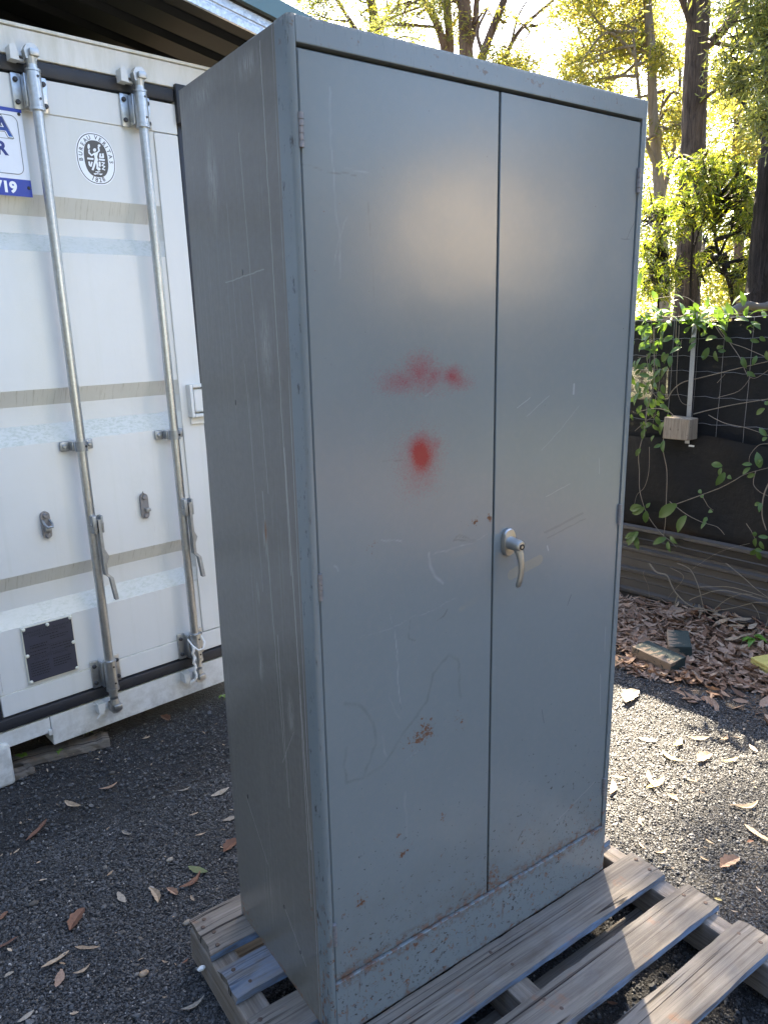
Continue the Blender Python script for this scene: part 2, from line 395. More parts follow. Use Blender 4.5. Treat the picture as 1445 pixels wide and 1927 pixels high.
def container_white():
    b = NB('container_white_paint'); c = b.coord(); x, y, z = b.sep(c)
    f = b.noise(c, 2.2, 5, .6); k = b.mix(f, (0.58, 0.588, 0.58), (0.66, 0.663, 0.652))
    st = b.noise(b.scale(c, (26, 1, .7)), 1, 5, .65)
    k = b.mix(b.math('MULTIPLY', b.mr(st, .55, .8), .30), k, (0.50, 0.52, 0.46))
    big = b.noise(b.scale(c, (3, 1, 1.2), (4, 2, 9)), 1, 4, .6)
    k = b.mix(b.math('MULTIPLY', b.mr(big, .52, .7), b.mr(b.noise(c, 260, 4, .7), .4, .75, .06, .40)), k, (0.48, 0.49, 0.38))
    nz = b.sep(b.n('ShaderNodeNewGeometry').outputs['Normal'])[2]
    ledge = b.mr(nz, .15, .5)
    mo = b.math('MULTIPLY', b.mr(b.noise(b.scale(c, (60, 60, 130)), 1, 5, .72), .46, .62), b.mr(b.noise(c, 7, 3, .6), .38, .60, .2, 1))
    k = b.mix(b.math('MULTIPLY', ledge, .55), k, (0.48, 0.475, 0.40))
    k = b.mix(b.math('MULTIPLY', b.math('MULTIPLY', ledge, mo), .75), k, (0.38, 0.40, 0.32))
    drip = b.mr(b.noise(b.scale(c, (120, 1, 9)), 1, 4, .7), .55, .68)
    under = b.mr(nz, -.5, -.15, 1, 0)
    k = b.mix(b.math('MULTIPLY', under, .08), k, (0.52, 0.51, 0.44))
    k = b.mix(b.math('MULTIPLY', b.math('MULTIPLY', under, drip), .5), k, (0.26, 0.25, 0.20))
    sp = b.mr(b.noise(c, 210, 3, .6), .72, .76)
    k = b.mix(b.math('MULTIPLY', sp, .5), k, (0.30, 0.28, 0.24))
    rs = b.math('MULTIPLY', b.mr(b.noise(b.scale(c, (70, 70, 5)), 1, 5, .7), .66, .74), b.mr(b.noise(c, 3.3, 3, .6), .50, .66))
    k = b.mix(b.math('MULTIPLY', rs, .6), k, (0.24, 0.15, 0.08))
    gr = b.math('MULTIPLY', b.mr(z, .0, .20, 1, 0), b.mr(b.noise(c, 22, 5, .7), .40, .65))
    k = b.mix(b.math('MULTIPLY', gr, .5), k, (0.22, 0.20, 0.16))
    b.pbr(k, .38, 0, b.bump(b.noise(c, 9, 3, .5), .09, .02)); return b.m
M_WHITE = container_white()
def header_white():
    b = NB('container_header_paint'); c = b.coord()
    st = b.noise(b.scale(c, (9, 1, 2)), 1, 5, .65)
    k = b.mix(b.mr(st, .45, .75), (0.68, 0.67, 0.64), (0.46, 0.45, 0.37))
    b.pbr(k, .45); return b.m
M_HEAD = header_white()
M_RUBBER = simple('black_rubber_gasket', (0.018, 0.019, 0.024), .55, 0, .3, 30)
M_PLATE = simple('dark_anodised_plate', (0.055, 0.055, 0.075), .42, .2, .15, 10)
M_PLATE_T = simple('embossed_plate_text', (0.016, 0.017, 0.024), .45)
M_RIVET = simple('cream_rivet', (0.62, 0.61, 0.52), .5, 0, .15, 300)
M_STKW = simple('sticker_white', (0.80, 0.82, 0.86), .35)
M_STKK = simple('sticker_black', (0.03, 0.03, 0.035), .4)
M_STKG = simple('sticker_charcoal', (0.075, 0.07, 0.068), .45)
M_SIGNW = simple('sign_white', (0.70, 0.73, 0.80), .3, 0, .04, 60)
M_SIGNB = simple('sign_blue', (0.018, 0.045, 0.32), .3)
M_SIGNN = simple('sign_navy', (0.015, 0.03, 0.19), .3)
M_SIGNG = simple('sign_grey_line', (0.16, 0.17, 0.19), .35)
def grad_blue():
    b = NB('sign_blue_fade'); c = b.coord(); z = b.sep(c)[2]
    b.pbr(b.ramp(b.mr(z, 2.185, 2.265), [(0, (.012, .02, .11)), (.42, (.02, .10, .42)), (.50, (.09, .40, .75)), (.58, (.02, .08, .36)), (1, (.015, .03, .16))]), .3); return b.m
M_GRAD = grad_blue()
M_ROPE = simple('white_cord', (0.66, 0.65, 0.62), .8, 0, .2, 200, .3, 500)

def wood(name, blue):
    b = NB(name); c = b.coord(); x, y, z = b.sep(c)
    rnd = b.n('ShaderNodeObjectInfo').outputs['Random']
    off = b.math('MULTIPLY', rnd, 37.0)
    cc = b.vmath('ADD', c, b.comb(off, off, off))
    g = b.noise(b.scale(cc, (2.2, 75, 75)), 1, 7, .68, .6)
    g2 = b.noise(b.scale(cc, (5, 300, 300)), 1, 4, .7)
    k = b.ramp(g, [(.28, (0.070, 0.057, 0.046)), (.45, (0.125, 0.108, 0.090)), (.60, (0.180, 0.157, 0.132)), (.8, (0.255, 0.226, 0.192))])
    k = b.mix(b.mr(g2, .35, .7, .0, .35), k, (0.13, 0.115, 0.10))
    st = b.noise(b.scale(cc, (5, 16, 10)), 1, 5, .65)
    k = b.mix(b.mr(st, .54, .70, 0, .65), k, (0.085, 0.066, 0.052))
    k = b.mix(b.mr(b.noise(cc, 14, 3, .6), .62, .72, 0, .5), k, (0.20, 0.10, 0.055))
    k = b.mix(b.mr(b.noise(cc, 4.5, 4, .6), .5, .72, 0, .45), k, (0.17, 0.17, 0.175))
    cr = b.noise(b.scale(cc, (.45, 22, .45), (2, 5, 0)), 1, 2, .45, .1)
    crack = b.math('MULTIPLY', b.mr(b.math('ABSOLUTE', b.math('SUBTRACT', cr, .5)), .003, .012, 1, 0), b.mr(b.noise(b.scale(cc, (2.5, 9, 1)), 1, 2, .5), .40, .50))
    fl_ = b.mr(b.noise(b.scale(cc, (.9, 120, .9), (1, 3, 0)), 1, 3, .6), .60, .66)
    k = b.mix(b.math('MULTIPLY', fl_, .75), k, (0.045, 0.036, 0.03))
    k = b.mix(b.math('MULTIPLY', crack, .92), k, (0.012, 0.01, 0.009))
    if blue:
        bm_ = b.mr(b.noise(b.scale(cc, (10, 40, 60)), 1, 5, .68), .38, .60, .15, .9)
        k = b.mix(b.math('MULTIPLY', bm_, blue), k, b.mix(b.noise(cc, 25, 4, .6), (0.12, 0.20, 0.33), (0.22, 0.30, 0.42)))
    h = b.math('SUBTRACT', b.math('ADD', b.math('MULTIPLY', g, .6), b.math('MULTIPLY', g2, .3)), b.math('MULTIPLY', crack, 1.5))
    b.pbr(k, .82, 0, b.bump(h, .55, .004), .25); return b.m
M_WOOD = wood('weathered_grey_timber', 0); M_WOODB = wood('timber_edge_with_blue_paint', 1.0); M_WOODL = wood('timber_with_thin_blue_wash', .38)
def rotated_wood(name):
    b = NB(name); c = b.coord(); rnd = b.n('ShaderNodeObjectInfo').outputs['Random']; off = b.math('MULTIPLY', rnd, 37.0)
    cc = b.vmath('ADD', c, b.comb(off, off, off))
    g = b.noise(b.scale(cc, (70, 2.5, 70)), 1, 7, .68, .6)
    k = b.ramp(g, [(.28, (0.08, 0.062, 0.047)), (.48, (0.15, 0.125, 0.10)), (.62, (0.22, 0.184, 0.15)), (.8, (0.285, 0.245, 0.205))])
    k = b.mix(b.mr(b.noise(cc, 8, 4, .6), .5, .75, 0, .4), k, (0.24, 0.25, 0.27))
    b.pbr(k, .85, 0, b.bump(g, .6, .005), .25); return b.m
M_BEARER = rotated_wood('bearer_timber')
def block_wood():
    b = NB('block_timber'); c = b.coord(); g = b.noise(b.scale(c, (60, 60, 4)), 1, 6, .7, .8)
    k = b.ramp(g, [(.3, (0.14, 0.11, 0.085)), (.5, (0.27, 0.215, 0.155)), (.75, (0.37, 0.305, 0.225))])
    k = b.mix(b.mr(b.noise(c, 45, 3, .6), .66, .72), k, (0.05, 0.04, 0.03))
    b.pbr(k, .85, 0, b.bump(g, .5, .004), .2); return b.m
M_BLOCK = block_wood()

def gravel_ground():
    b = NB('charcoal_gravel_ground'); p = b.world(); x, y, z = b.sep(p)
    v = b.vor(p, 120, 'F1', 0); v2 = b.vor(p, 47, 'F1', 1); vx = b.sep(v2)[0]
    k = b.ramp(b.noise(p, 1.3, 5, .6), [(.3, (0.017, 0.017, 0.0175)), (.7, (0.036, 0.034, 0.032))])
    k = b.mix(b.mr(vx, .55, 1, 0, .5), k, (0.045, 0.047, 0.052))
    k = b.mix(b.mr(b.noise(p, 2.2, 4, .6), .55, .75, 0, .55), k, (0.05, 0.038, 0.028))
    fx = b.math('ADD', b.math('MULTIPLY', x, .993), b.math('MULTIPLY', y, .121))
    dirt = b.mr(b.math('ADD', fx, b.math('MULTIPLY', b.noise(p, 5, 4, .6), .5)), 2.45, 2.85)
    k = b.mix(dirt, k, b.mix(b.noise(p, 30, 4, .7), (0.07, 0.045, 0.03), (0.15, 0.105, 0.07)))
    bush = b.mr(fx, 3.5, 5.0)
    k = b.mix(bush, k, b.ramp(b.noise(p, 1.1, 6, .65), [(.3, (0.05, 0.04, 0.022)), (.55, (0.07, 0.075, 0.028)), (.75, (0.12, 0.11, 0.05))]))
    b.pbr(k, .85, 0, b.bump(v, .6, .012), .3); return b.m
M_GROUND = gravel_ground()
def stone_mat():
    b = NB('charcoal_stone'); r = b.n('ShaderNodeObjectInfo').outputs['Random']; c = b.world()
    k = b.ramp(r, [(0, (0.016, 0.016, 0.017)), (.35, (0.031, 0.0315, 0.033)), (.70, (0.053, 0.0545, 0.057)), (.92, (0.088, 0.090, 0.094)), (.982, (0.085, 0.072, 0.056)), (.9945, (0.30, 0.28, 0.255))])
    k = b.mix(b.mr(b.noise(c, 300, 3, .6), .4, .7, 0, .3), k, (0.06, 0.06, 0.06))
    b.pbr(k, .58, 0, None, .38); return b.m
M_STONE = stone_mat()
def dry_leaf(name, stops):
    b = NB(name); r = b.n('ShaderNodeObjectInfo').outputs['Random']; isl = b.n('ShaderNodeNewGeometry').outputs['Random Per Island']
    f = b.math('FRACT', b.math('ADD', r, isl)); c = b.world()
    k = b.ramp(f, stops); k = b.mix(b.mr(b.noise(c, 120, 3, .6), .4, .7, 0, .45), k, (0.10, 0.06, 0.04))
    pr = b.pbr(k, .6, 0, None, .3)
    tr = b.n('ShaderNodeBsdfTranslucent'); b.put(tr.inputs[0], k); mx = b.n('ShaderNodeMixShader'); mx.inputs[0].default_value = .2
    b.t.links.new(pr.outputs[0], mx.inputs[1]); b.t.links.new(tr.outputs[0], mx.inputs[2]); b.t.links.new(mx.outputs[0], b.out.inputs[0]); return b.m
BR = [(0, (0.15, 0.08, 0.05)), (.25, (0.24, 0.145, 0.095)), (.5, (0.33, 0.215, 0.145)), (.75, (0.29, 0.20, 0.15)), (1, (0.44, 0.33, 0.24))]
M_LITTER = dry_leaf('dry_brown_leaf', BR)
M_LRUST = dry_leaf('rust_brown_leaf', [(0, (0.12, 0.058, 0.038)), (1, (0.20, 0.100, 0.062))])
M_LTAN = dry_leaf('tan_leaf', [(0, (0.32, 0.23, 0.15)), (1, (0.48, 0.38, 0.27))])
M_LPALE = dry_leaf('pale_bark', [(0, (0.24, 0.21, 0.17)), (1, (0.36, 0.32, 0.26))])
M_LGREEN = dry_leaf('green_leaf_on_ground', [(0, (0.10, 0.13, 0.06)), (1, (0.14, 0.17, 0.08))])
M_LYELL = dry_leaf('yellow_leaf_on_ground', [(0, (0.42, 0.35, 0.14)), (1, (0.55, 0.47, 0.22))])

def foliage(name, c1, c2, c3, trans=0.5, tcol=None, rough=.5):
    b = NB(name); isl = b.n('ShaderNodeNewGeometry').outputs['Random Per Island']; p = b.world()
    k = b.ramp(isl, [(0, c1), (.5, c2), (1, c3)])
    pr = b.pbr(k, rough, 0, None, .35)
    tr = b.n('ShaderNodeBsdfTranslucent')
    tk = b.mix(1.0, k, tcol or (2.5, 2.45, 1.6), 'MULTIPLY')
    b.put(tr.inputs[0], tk); mx = b.n('ShaderNodeMixShader'); mx.inputs[0].default_value = trans
    b.t.links.new(pr.outputs[0], mx.inputs[1]); b.t.links.new(tr.outputs[0], mx.inputs[2]); b.t.links.new(mx.outputs[0], b.out.inputs[0]); return b.m
M_FOL_OLIVE = foliage('eucalypt_leaf_olive', (0.045, 0.056, 0.022), (0.085, 0.10, 0.030), (0.15, 0.145, 0.036))
M_FOL_YEL = foliage('eucalypt_leaf_yellow', (0.045, 0.055, 0.016), (0.13, 0.135, 0.024), (0.21, 0.165, 0.035))
M_FOL_WAT = foliage('wattle_leaf', (0.025, 0.04, 0.010), (0.10, 0.125, 0.016), (0.19, 0.17, 0.024), .5, (2.0, 2.15, 1.1))
M_FOL_YARD = foliage('shaded_yard_leaf', (0.030, 0.036, 0.022), (0.048, 0.054, 0.034), (0.070, 0.074, 0.046), .2, (1.2, 1.2, .8))  # leaf colour darkened and greyed to weaken green bounce light
M_FOL_FAR = foliage('far_wood_leaf', (0.055, 0.065, 0.011), (0.105, 0.108, 0.013), (0.15, 0.135, 0.018), .55, (1.8, 1.75, .9))
M_VLEAF = foliage('vine_leaf', (0.045, 0.085, 0.022), (0.075, 0.13, 0.032), (0.11, 0.15, 0.042), .30, (1.7, 1.8, .7), .40)
M_VSTEM = simple('vine_stem', (0.20, 0.165, 0.12), .8, 0, .3, 40)
M_SPRIG = foliage('bright_seedling_leaf', (0.09, 0.19, 0.03), (0.12, 0.23, 0.04), (0.14, 0.26, 0.05), .35, (1.6, 1.8, .7), .35)
def bark(name, dark, light, sc=1.0):
    b = NB(name); p = b.world()
    g = b.noise(b.scale(p, (34 * sc, 34 * sc, 3.2 * sc)), 1, 7, .72, .8)
    k = b.ramp(g, [(.34, dark), (.52, tuple((a + e) / 2 for a, e in zip(dark, light))), (.72, light)])
    k = b.mix(b.mr(b.noise(p, 2.2, 3, .6), .45, .7, 0, .5), k, tuple(q * .55 for q in dark))
    b.pbr(k, .9, 0, b.bump(g, 1.0, .03), .15); return b.m
M_BARK = bark('ironbark', (0.028, 0.020, 0.016), (0.155, 0.115, 0.090))
M_BARKB = bark('dark_ironbark', (0.010, 0.008, 0.007), (0.052, 0.043, 0.038))
M_BARKP = bark('pale_smooth_bark', (0.12, 0.095, 0.072), (0.26, 0.215, 0.165), .5)
M_BARKR = bark('reddish_branch_bark', (0.06, 0.038, 0.028), (0.20, 0.135, 0.10), .8)

def cloth(name, tear):
    b = NB(name); c = b.coord(); x, y, z = b.sep(c)
    f = b.noise(b.scale(c, (4, 1, 60)), 1, 4, .6)
    k = b.mix(f, (0.0055, 0.0058, 0.0066), (0.0115, 0.0118, 0.0128))
    pr = b.pbr(k, .6, 0, b.bump(b.noise(c, 14, 4, .6), .35, .02), .22)
    if tear:
        thin = b.mr(b.noise(b.scale(c, (14, 1, 40), (1, 0, 3)), 1, 4, .7), .40, .62)
        zone = b.math('MULTIPLY', b.mr(x, .63, .68), b.math('MULTIPLY', b.mr(z, 1.21, 1.24), b.mr(z, 1.385, 1.405, 1, 0)))
        zone = b.math('MULTIPLY', b.math('MULTIPLY', zone, b.mr(b.noise(b.scale(c, (16, 1, 22)), 1, 4, .65), .36, .52)), b.mr(b.noise(c, 420, 2, .6), .42, .60))
        patch = b.math('MULTIPLY', b.mr(b.noise(b.scale(c, (3, 1, 5), (7, 0, 2)), 1, 3, .6), .58, .66), b.mr(b.noise(c, 380, 2, .6), .50, .60, 0, .5))
        a = b.math('MAXIMUM', b.math('MULTIPLY', zone, .36), b.math('MULTIPLY', patch, .5))
        tr = b.n('ShaderNodeBsdfTransparent'); mx = b.n('ShaderNodeMixShader'); b.put(mx.inputs[0], a)
        b.t.links.new(pr.outputs[0], mx.inputs[1]); b.t.links.new(tr.outputs[0], mx.inputs[2]); b.t.links.new(mx.outputs[0], b.out.inputs[0])
    return b.m
M_SHADE = cloth('black_shade_cloth', True); M_TARP = cloth('black_weed_mat', False)
def sheet_mat():
    b = NB('dusty_brown_sheet_steel'); c = b.coord()
    k = b.mix(b.noise(c, 5, 5, .6), (0.052, 0.046, 0.042), (0.080, 0.072, 0.066))
    k = b.mix(b.mr(b.noise(b.scale(c, (6, 1, 40)), 1, 5, .7), .55, .75, 0, .5), k, (0.11, 0.096, 0.082))
    b.pbr(k, .48, .1); return b.m
M_SHEET = sheet_mat()
def brick_mat():
    b = NB('worn_green_paint_brick'); c = b.coord(); rnd = b.n('ShaderNodeObjectInfo').outputs['Random']
    cc = b.vmath('ADD', c, b.comb(b.math('MULTIPLY', rnd, 9), 0.0, 0.0)); x, y, z = b.sep(c)
    m = b.mr(b.math('ADD', b.noise(b.scale(cc, (12, 40, 30)), 1, 5, .65), b.math('MULTIPLY', x, 2.6)), .40, .47)
    k = b.mix(m, b.mix(b.noise(cc, 60, 4, .6), (0.17, 0.125, 0.085), (0.235, 0.175, 0.125)), b.mix(b.noise(cc, 40, 3, .6), (0.018, 0.027, 0.026), (0.034, 0.047, 0.043)))
    b.pbr(k, .8, 0, b.bump(b.noise(cc, 150, 4, .6), .4, .004), .3); return b.m
M_BRICK = brick_mat()
M_YELL = simple('yellow_grooved_paver', (0.40, 0.34, 0.10), .6, 0, .25, 40)
M_TEAL = simple('teal_sheet_steel', (0.075, 0.145, 0.165), .42, 0, .06, 3)
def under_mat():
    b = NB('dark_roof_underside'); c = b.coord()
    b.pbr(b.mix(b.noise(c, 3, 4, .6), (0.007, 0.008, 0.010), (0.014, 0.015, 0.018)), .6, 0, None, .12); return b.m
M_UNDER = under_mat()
M_LOG = simple('grey_dead_log', (0.075, 0.066, 0.055), .9, 0, .3, 12, .4, 60)

# ================================================================== SETTING
def ground():
    n = 90
    lin = np.linspace(-1, 1, n); ax = np.sign(lin) * (np.abs(lin) ** 5) * 400 + lin * 5
    X, Y = np.meshgrid(ax + 1.0, ax + 1.0)
    Z = 0.006 * np.sin(X * 2.3 + 1) * np.cos(Y * 1.7) - 0.004
    far = np.clip((np.hypot(X - 1, Y - 1) - 8) / 60, 0, 1); Z = Z + far * 0.6 * np.sin(X * .05) * np.cos(Y * .06)
    V = np.stack([X, Y, Z], -1).reshape(-1, 3)
    i = np.arange(n * n).reshape(n, n)
    F = np.stack([i[:-1, :-1], i[:-1, 1:], i[1:, 1:], i[1:, :-1]], -1).reshape(-1, 4)
    o = link('ground', np_mesh('ground', V, F, M_GROUND)); tag(o, kind='structure')
    o.data.polygons.foreach_set('use_smooth', [True] * len(F))
ground()

def gravel():
    stones = bpy.data.collections.new('stone_source')
    for k in range(5):
        bm = bmesh.new(); bmesh.ops.create_icosphere(bm, subdivisions=1, radius=1.0)
        r2 = np.random.default_rng(40 + k); ax = r2.uniform(.55, 1.15, 3); ax[2] *= .62
        for v in bm.verts:
            s = r2.uniform(.72, 1.18); v.co = Vector((v.co.x * ax[0] * s, v.co.y * ax[1] * s, v.co.z * ax[2] * s))
        me = bpy.data.meshes.new('stone'); bm.to_mesh(me); bm.free(); me.materials.append(M_STONE)
        stones.objects.link(bpy.data.objects.new('stone', me))
    r = np.random.default_rng(3)
    def patch(n, x0, x1, y0, y1, s0, s1):
        P = np.stack([r.uniform(x0, x1, n), r.uniform(y0, y1, n), np.zeros(n)], 1)
        S = s0 + (s1 - s0) * r.beta(.9, 4.6, n); return P, S
    parts = [patch(210000, -1.5, 2.7, -1.1, 2.2, .0015, .0085), patch(120000, -.9, .5, .1, 1.3, .0013, .0080), patch(70000, .9, 2.3, -.8, 1.0, .0014, .0085), patch(26000, -3, 3.0, -2.6, 3, .004, .011), patch(7500, -1.5, 2.6, -1.1, 2.2, .0055, .015)]
    P = np.concatenate([a for a, _ in parts]); S = np.concatenate([b for _, b in parts])
    keep = ~((P[:, 0] * .993 + P[:, 1] * .121) > 2.5 + 0.35 * r.random(len(P))); P, S = P[keep], S[keep]
    q = P - CP; inside = (q @ CU > -4) & (q @ CU < .9) & (q @ -CN > 0.05); P, S = P[~inside], S[~inside]
    P[:, 2] = S * r.uniform(-.15, .55, len(S))
    me = bpy.data.meshes.new('gravel'); me.vertices.add(len(P)); me.vertices.foreach_set('co', P.astype(np.float32).ravel())
    at = me.attributes.new('size', 'FLOAT', 'POINT'); at.data.foreach_set('value', S.astype(np.float32))
    o = link('gravel', me); tag(o, 'loose charcoal gravel covering the yard around the pallet', 'gravel', kind='stuff')
    ng = bpy.data.node_groups.new('scatter', 'GeometryNodeTree')
    ng.interface.new_socket('Geometry', in_out='INPUT', socket_type='NodeSocketGeometry')
    ng.interface.new_socket('Geometry', in_out='OUTPUT', socket_type='NodeSocketGeometry')
    N = ng.nodes; L = ng.links
    gi = N.new('NodeGroupInput'); go = N.new('NodeGroupOutput'); ip = N.new('GeometryNodeInstanceOnPoints'); ci = N.new('GeometryNodeCollectionInfo')
    ci.inputs[0].default_value = stones; ci.inputs[1].default_value = True; ci.inputs[2].default_value = True
    rv = N.new('FunctionNodeRandomValue'); rv.data_type = 'FLOAT_VECTOR'; rv.inputs[0].default_value = (-.6, -.6, 0); rv.inputs[1].default_value = (.6, .6, 6.283)
    na = N.new('GeometryNodeInputNamedAttribute'); na.data_type = 'FLOAT'; na.inputs[0].default_value = 'size'
    L.new(gi.outputs[0], ip.inputs['Points']); L.new(ci.outputs[0], ip.inputs['Instance']); ip.inputs['Pick Instance'].default_value = True
    L.new(rv.outputs[0], ip.inputs['Rotation']); L.new(na.outputs[0], ip.inputs['Scale']); L.new(ip.outputs[0], go.inputs[0])
    md = o.modifiers.new('scatter', 'NODES'); md.node_group = ng
gravel()

# ================================================================== CONTAINER
CM = Matrix(CMAT.tolist())
def container():
    t = thing('shipping_container', 'white corrugated shipping container with steel lock rods on its doors', 'container', mat=CM)
    # door leaf: frame border proud of the corrugated sheet
    def leaf(u0, u1, label=None):
        lo, hi = .185, 2.43
        b = MB()
        prof = [(.272, 0), (.515, 0), (.578, .040), (.652, .040), (.712, 0), (1.186, 0), (1.252, .040), (1.322, .040), (1.382, 0), (1.862, 0), (1.925, .040), (1.985, .040), (2.052, 0), (2.32, 0)]
        us = [u0 + .012, u0 + .03, u1 - .130, u1 - .100]
        vs = []
        for z, d in prof:
            for k, u in enumerate(us):
                vs.append((u, .004 + (d if k in (1, 2) else 0), z))
        n = len(us)
        b.add(vs, [(i * n + j, i * n + j + 1, (i + 1) * n + j + 1, (i + 1) * n + j) for i in range(len(prof) - 1) for j in range(n - 1)])
        door = b.build('door', M_WHITE, t, 25)
        f = MB()
        f.box(u0, u1, 0, .05, 2.321, hi, .003); f.box(u0, u1, 0, .05, lo, .270, .003)
        f.box(u1 - .099, u1, 0, .05, .272, 2.319, .004)
        f.box(u0, u0 + .011, 0, .05, .272, 2.319, .002)
        f.build('door_frame', M_WHITE, door, 30)
        f = MB()
        r = .008
        f.tube([(u1 - .099, -.0005, .29), (u1 - .099, -.0005, 2.31)], r * .35, 6); f.build('weld_seam', M_WHITE, door, 60)
        return door
    leaf(-.205, .739); leaf(-1.13, -.222)
    b = MB(); b.box(-1.30, .94, -.004, .10, 2.489, 2.575, .004); b.box(-1.30, .94, -.010, .12, 2.577, 2.588, .002); b.build('header', M_HEAD, t, 30)
    b = MB()
    b.box(-.045, .94, -.002, .12, .005, .128, .004); b.box(-1.30, -.047, -.001, .12, .062, .127, .003)
    b.box(-.060, -.0465, -.012, .05, .055, .078, .002)
    b.build('sill', M_WHITE, t, 30)
    b = MB(); b.box(-.40, -.205, -.03, .12, -.075, .088, .012); b.build('corner_block', M_WHITE, t, 30)
    for nm, (x0, x1, z0, z1) in (('gasket', (-1.25, .735, 2.436, 2.484)), ('gasket', (-1.25, .90, .134, .178)), ('gasket', (.742, .768, .18, 2.434)), ('gasket', (-.2195, -.2075, .18, 2.434))):
        b = MB(); b.box(x0, x1, -.008 if z1 - z0 < 1 else .002, .05, z0, z1, .006); b.build(nm, M_RUBBER, t, 40)
    b = MB(); b.box(.736, .80, -.022, .001, 2.36, 2.500, .004); b.build('gasket_corner', M_RUBBER, t, 40)
    b = MB(); b.box(.772, .93, .0, .12, .13, 2.487, .01); b.build('corner_post', M_WHITE, t, 30)
    # box body behind
    b = MB(); k = 0; vs = []
    n = 60
    for i in range(n + 1):
        y = .12 + i * 5.9 / n; d = (0, 0, .03, .03)[i % 4]; vs += [(.92 - d, y, .05), (.92 - d, y, 2.56)]
    b.add(vs, [(2 * i, 2 * i + 2, 2 * i + 3, 2 * i + 1) for i in range(n)]); b.build('side_wall', M_WHITE, t)
    b = MB(); b.box(-1.3, .88, .13, 6.0, 2.50, 2.572); b.build('roof', M_WHITE, t)
    b = MB(); b.box(-1.3, -1.25, .12, 6.0, .05, 2.49); b.build('side_wall', M_WHITE, t)
    b = MB(); b.box(-1.24, .85, .11, 5.9, .07, .10); b.build('underframe', M_BLACK, t)
    # hinge lug on the post
    (hx0, hz1), (hx1, hz0) = cl(356, 724, .03), cl(390, 783, .03)
    b = MB(); w_ = .075
    b.box(hx0, hx0 + .014, -.035, 0, hz0, hz1, .003); b.box(hx0 + .0145, hx0 + w_, -.035, 0, hz1 - .014, hz1, .003); b.box(hx0 + .0145, hx0 + w_, -.035, 0, hz0, hz0 + .014, .003); b.box(hx0 + .02, hx0 + w_ + .05, -.028, -.001, hz0 + .02, hz1 - .02, .006)
    b.box(hx0 + .005, hx0 + w_, -.012, -.001, hz0 - .03, hz0 - .001, .003)
    b.build('hinge', M_WHITE, t, 30)
    # lock rods
    for (u, cord) in ((.190, False), (.569, True)):
        yr = -.058; R = .0172
        b = MB(); b.tube([(u, yr, .15), (u, yr, .3), (u, yr, 2.3), (u, yr, 2.45)], R, 16); rod = b.build('lock_rod', M_GALV, t, 50)
        for (z0, z1) in ((2.318, 2.432), (.185, .300)):
            b = MB()
            for s in (-1, 1):
                b.box(u + s * .042 - .017, u + s * .042 + .017, -.012, -.001, z0, z1, .004)
                b.box(u + s * .024 - .004, u + s * .024 + .004, -.046, -.0125, z0 + .006, z1 - .006, .002)
            b.tube([(u, yr, z0 + .004), (u, yr, z1 - .004)], R + .0065, 16); b.tube([(u, yr, z1 - .003), (u, yr, z1 + .004)], R + .0085, 16)
            b.tube([(u, yr, z0 - .008), (u, yr, z0 + .003)], R + .0085, 16)
            br = b.build('bearing_bracket', M_GALV, rod, 40)
            b = MB()
            for s in (-1, 1):
                for zz in (z0 + .022, z1 - .022):
                    b.lathe([(.0085, 0), (.0085, .006), (.006, .009)], 8, Matrix.Translation((u + s * .046, -.0125, zz)) @ Matrix.Rotation(math.pi / 2, 4, 'X'))
            for zz in (z0 + .025, z1 - .02):
                b.lathe([(.0042, 0), (.0042, .0015)], 8, Matrix.Translation((u + .006, yr - R - .0062, zz)) @ Matrix.Rotation(math.pi / 2, 4, 'X'))
            b.build('bolts', M_DARKM, rod, 40)['kind'] = 'stuff'
        # cams and keepers
        for zc, sg in ((2.485, 1), (.105, -1)):
            b = MB()
            b.tube([(u, yr, zc - sg * .035), (u, yr, zc - sg * .012)], [R - .001, R + .002], 14)
            b.prism([(-.020, -.02), (.012, -.024), (.024, -.006), (.022, .020), (.006, .030), (-.014, .024), (-.024, .006)], .03, lambda a, c, d: (u + a, yr - .012 + d, zc + sg * c))
            b.box(u - .010, u + .021, yr - .026, yr - .0125, zc - .012, zc + .010, .003)
            b.build('cam', M_CAST if sg > 0 else M_GALV, rod, 40)
            b = MB()
            b.prism([(-.062, -.022), (-.034, -.024), (-.034, .004), (-.045, .026), (-.060, .020)], .045, lambda a, c, d: (u + a, -.046 + d, zc + sg * c))
            b.box(u - .034, u - .008, -.03, -.011, zc - .022, zc - .012, .002)
            b.build('cam_keeper', M_WHITE, rod, 30)
        zm = 1.166
        b = MB(); b.tube([(u, yr, zm - .018), (u, yr, zm + .018)], R + .005, 16)
        for s in (-1, 1):
            b.box(u + s * .044 - .018, u + s * .044 + .018, -.014, -.001, zm - .019, zm + .019, .005)
            b.box(u + s * .0245 - .004, u + s * .0245 + .004, -.045, -.0142, zm - .017, zm + .017, .002)
            b.lathe([(.009, 0), (.009, .004), (.006, .007)], 8, Matrix.Translation((u + s * .047, -.0142, zm)) @ Matrix.Rotation(math.pi / 2, 4, 'X'))
        b.build('rod_guide', M_GALVD, rod, 40)
        b = MB(); b.lathe([(.0045, 0), (.0045, .0012)], 8, Matrix.Translation((u + .010, yr - R - .0047, zm)) @ Matrix.Rotation(math.pi / 2, 4, 'X')); b.build('grease_hole', M_BLACK, rod)
        # hub and lever
        b = MB(); zh = .868
        b.box(u - .012, u + .006, yr - .046, yr - .010, zh - .036, zh + .036, .006); b.box(u + .020, u + .030, yr - .046, yr - .010, zh - .034, zh + .034, .004)
        b.box(u + .0065, u + .0195, yr - .014, yr - .008, zh - .03, zh + .03)
        b.tube([(u - .016, yr - .03, zh), (u + .034, yr - .03, zh)], .006, 10)
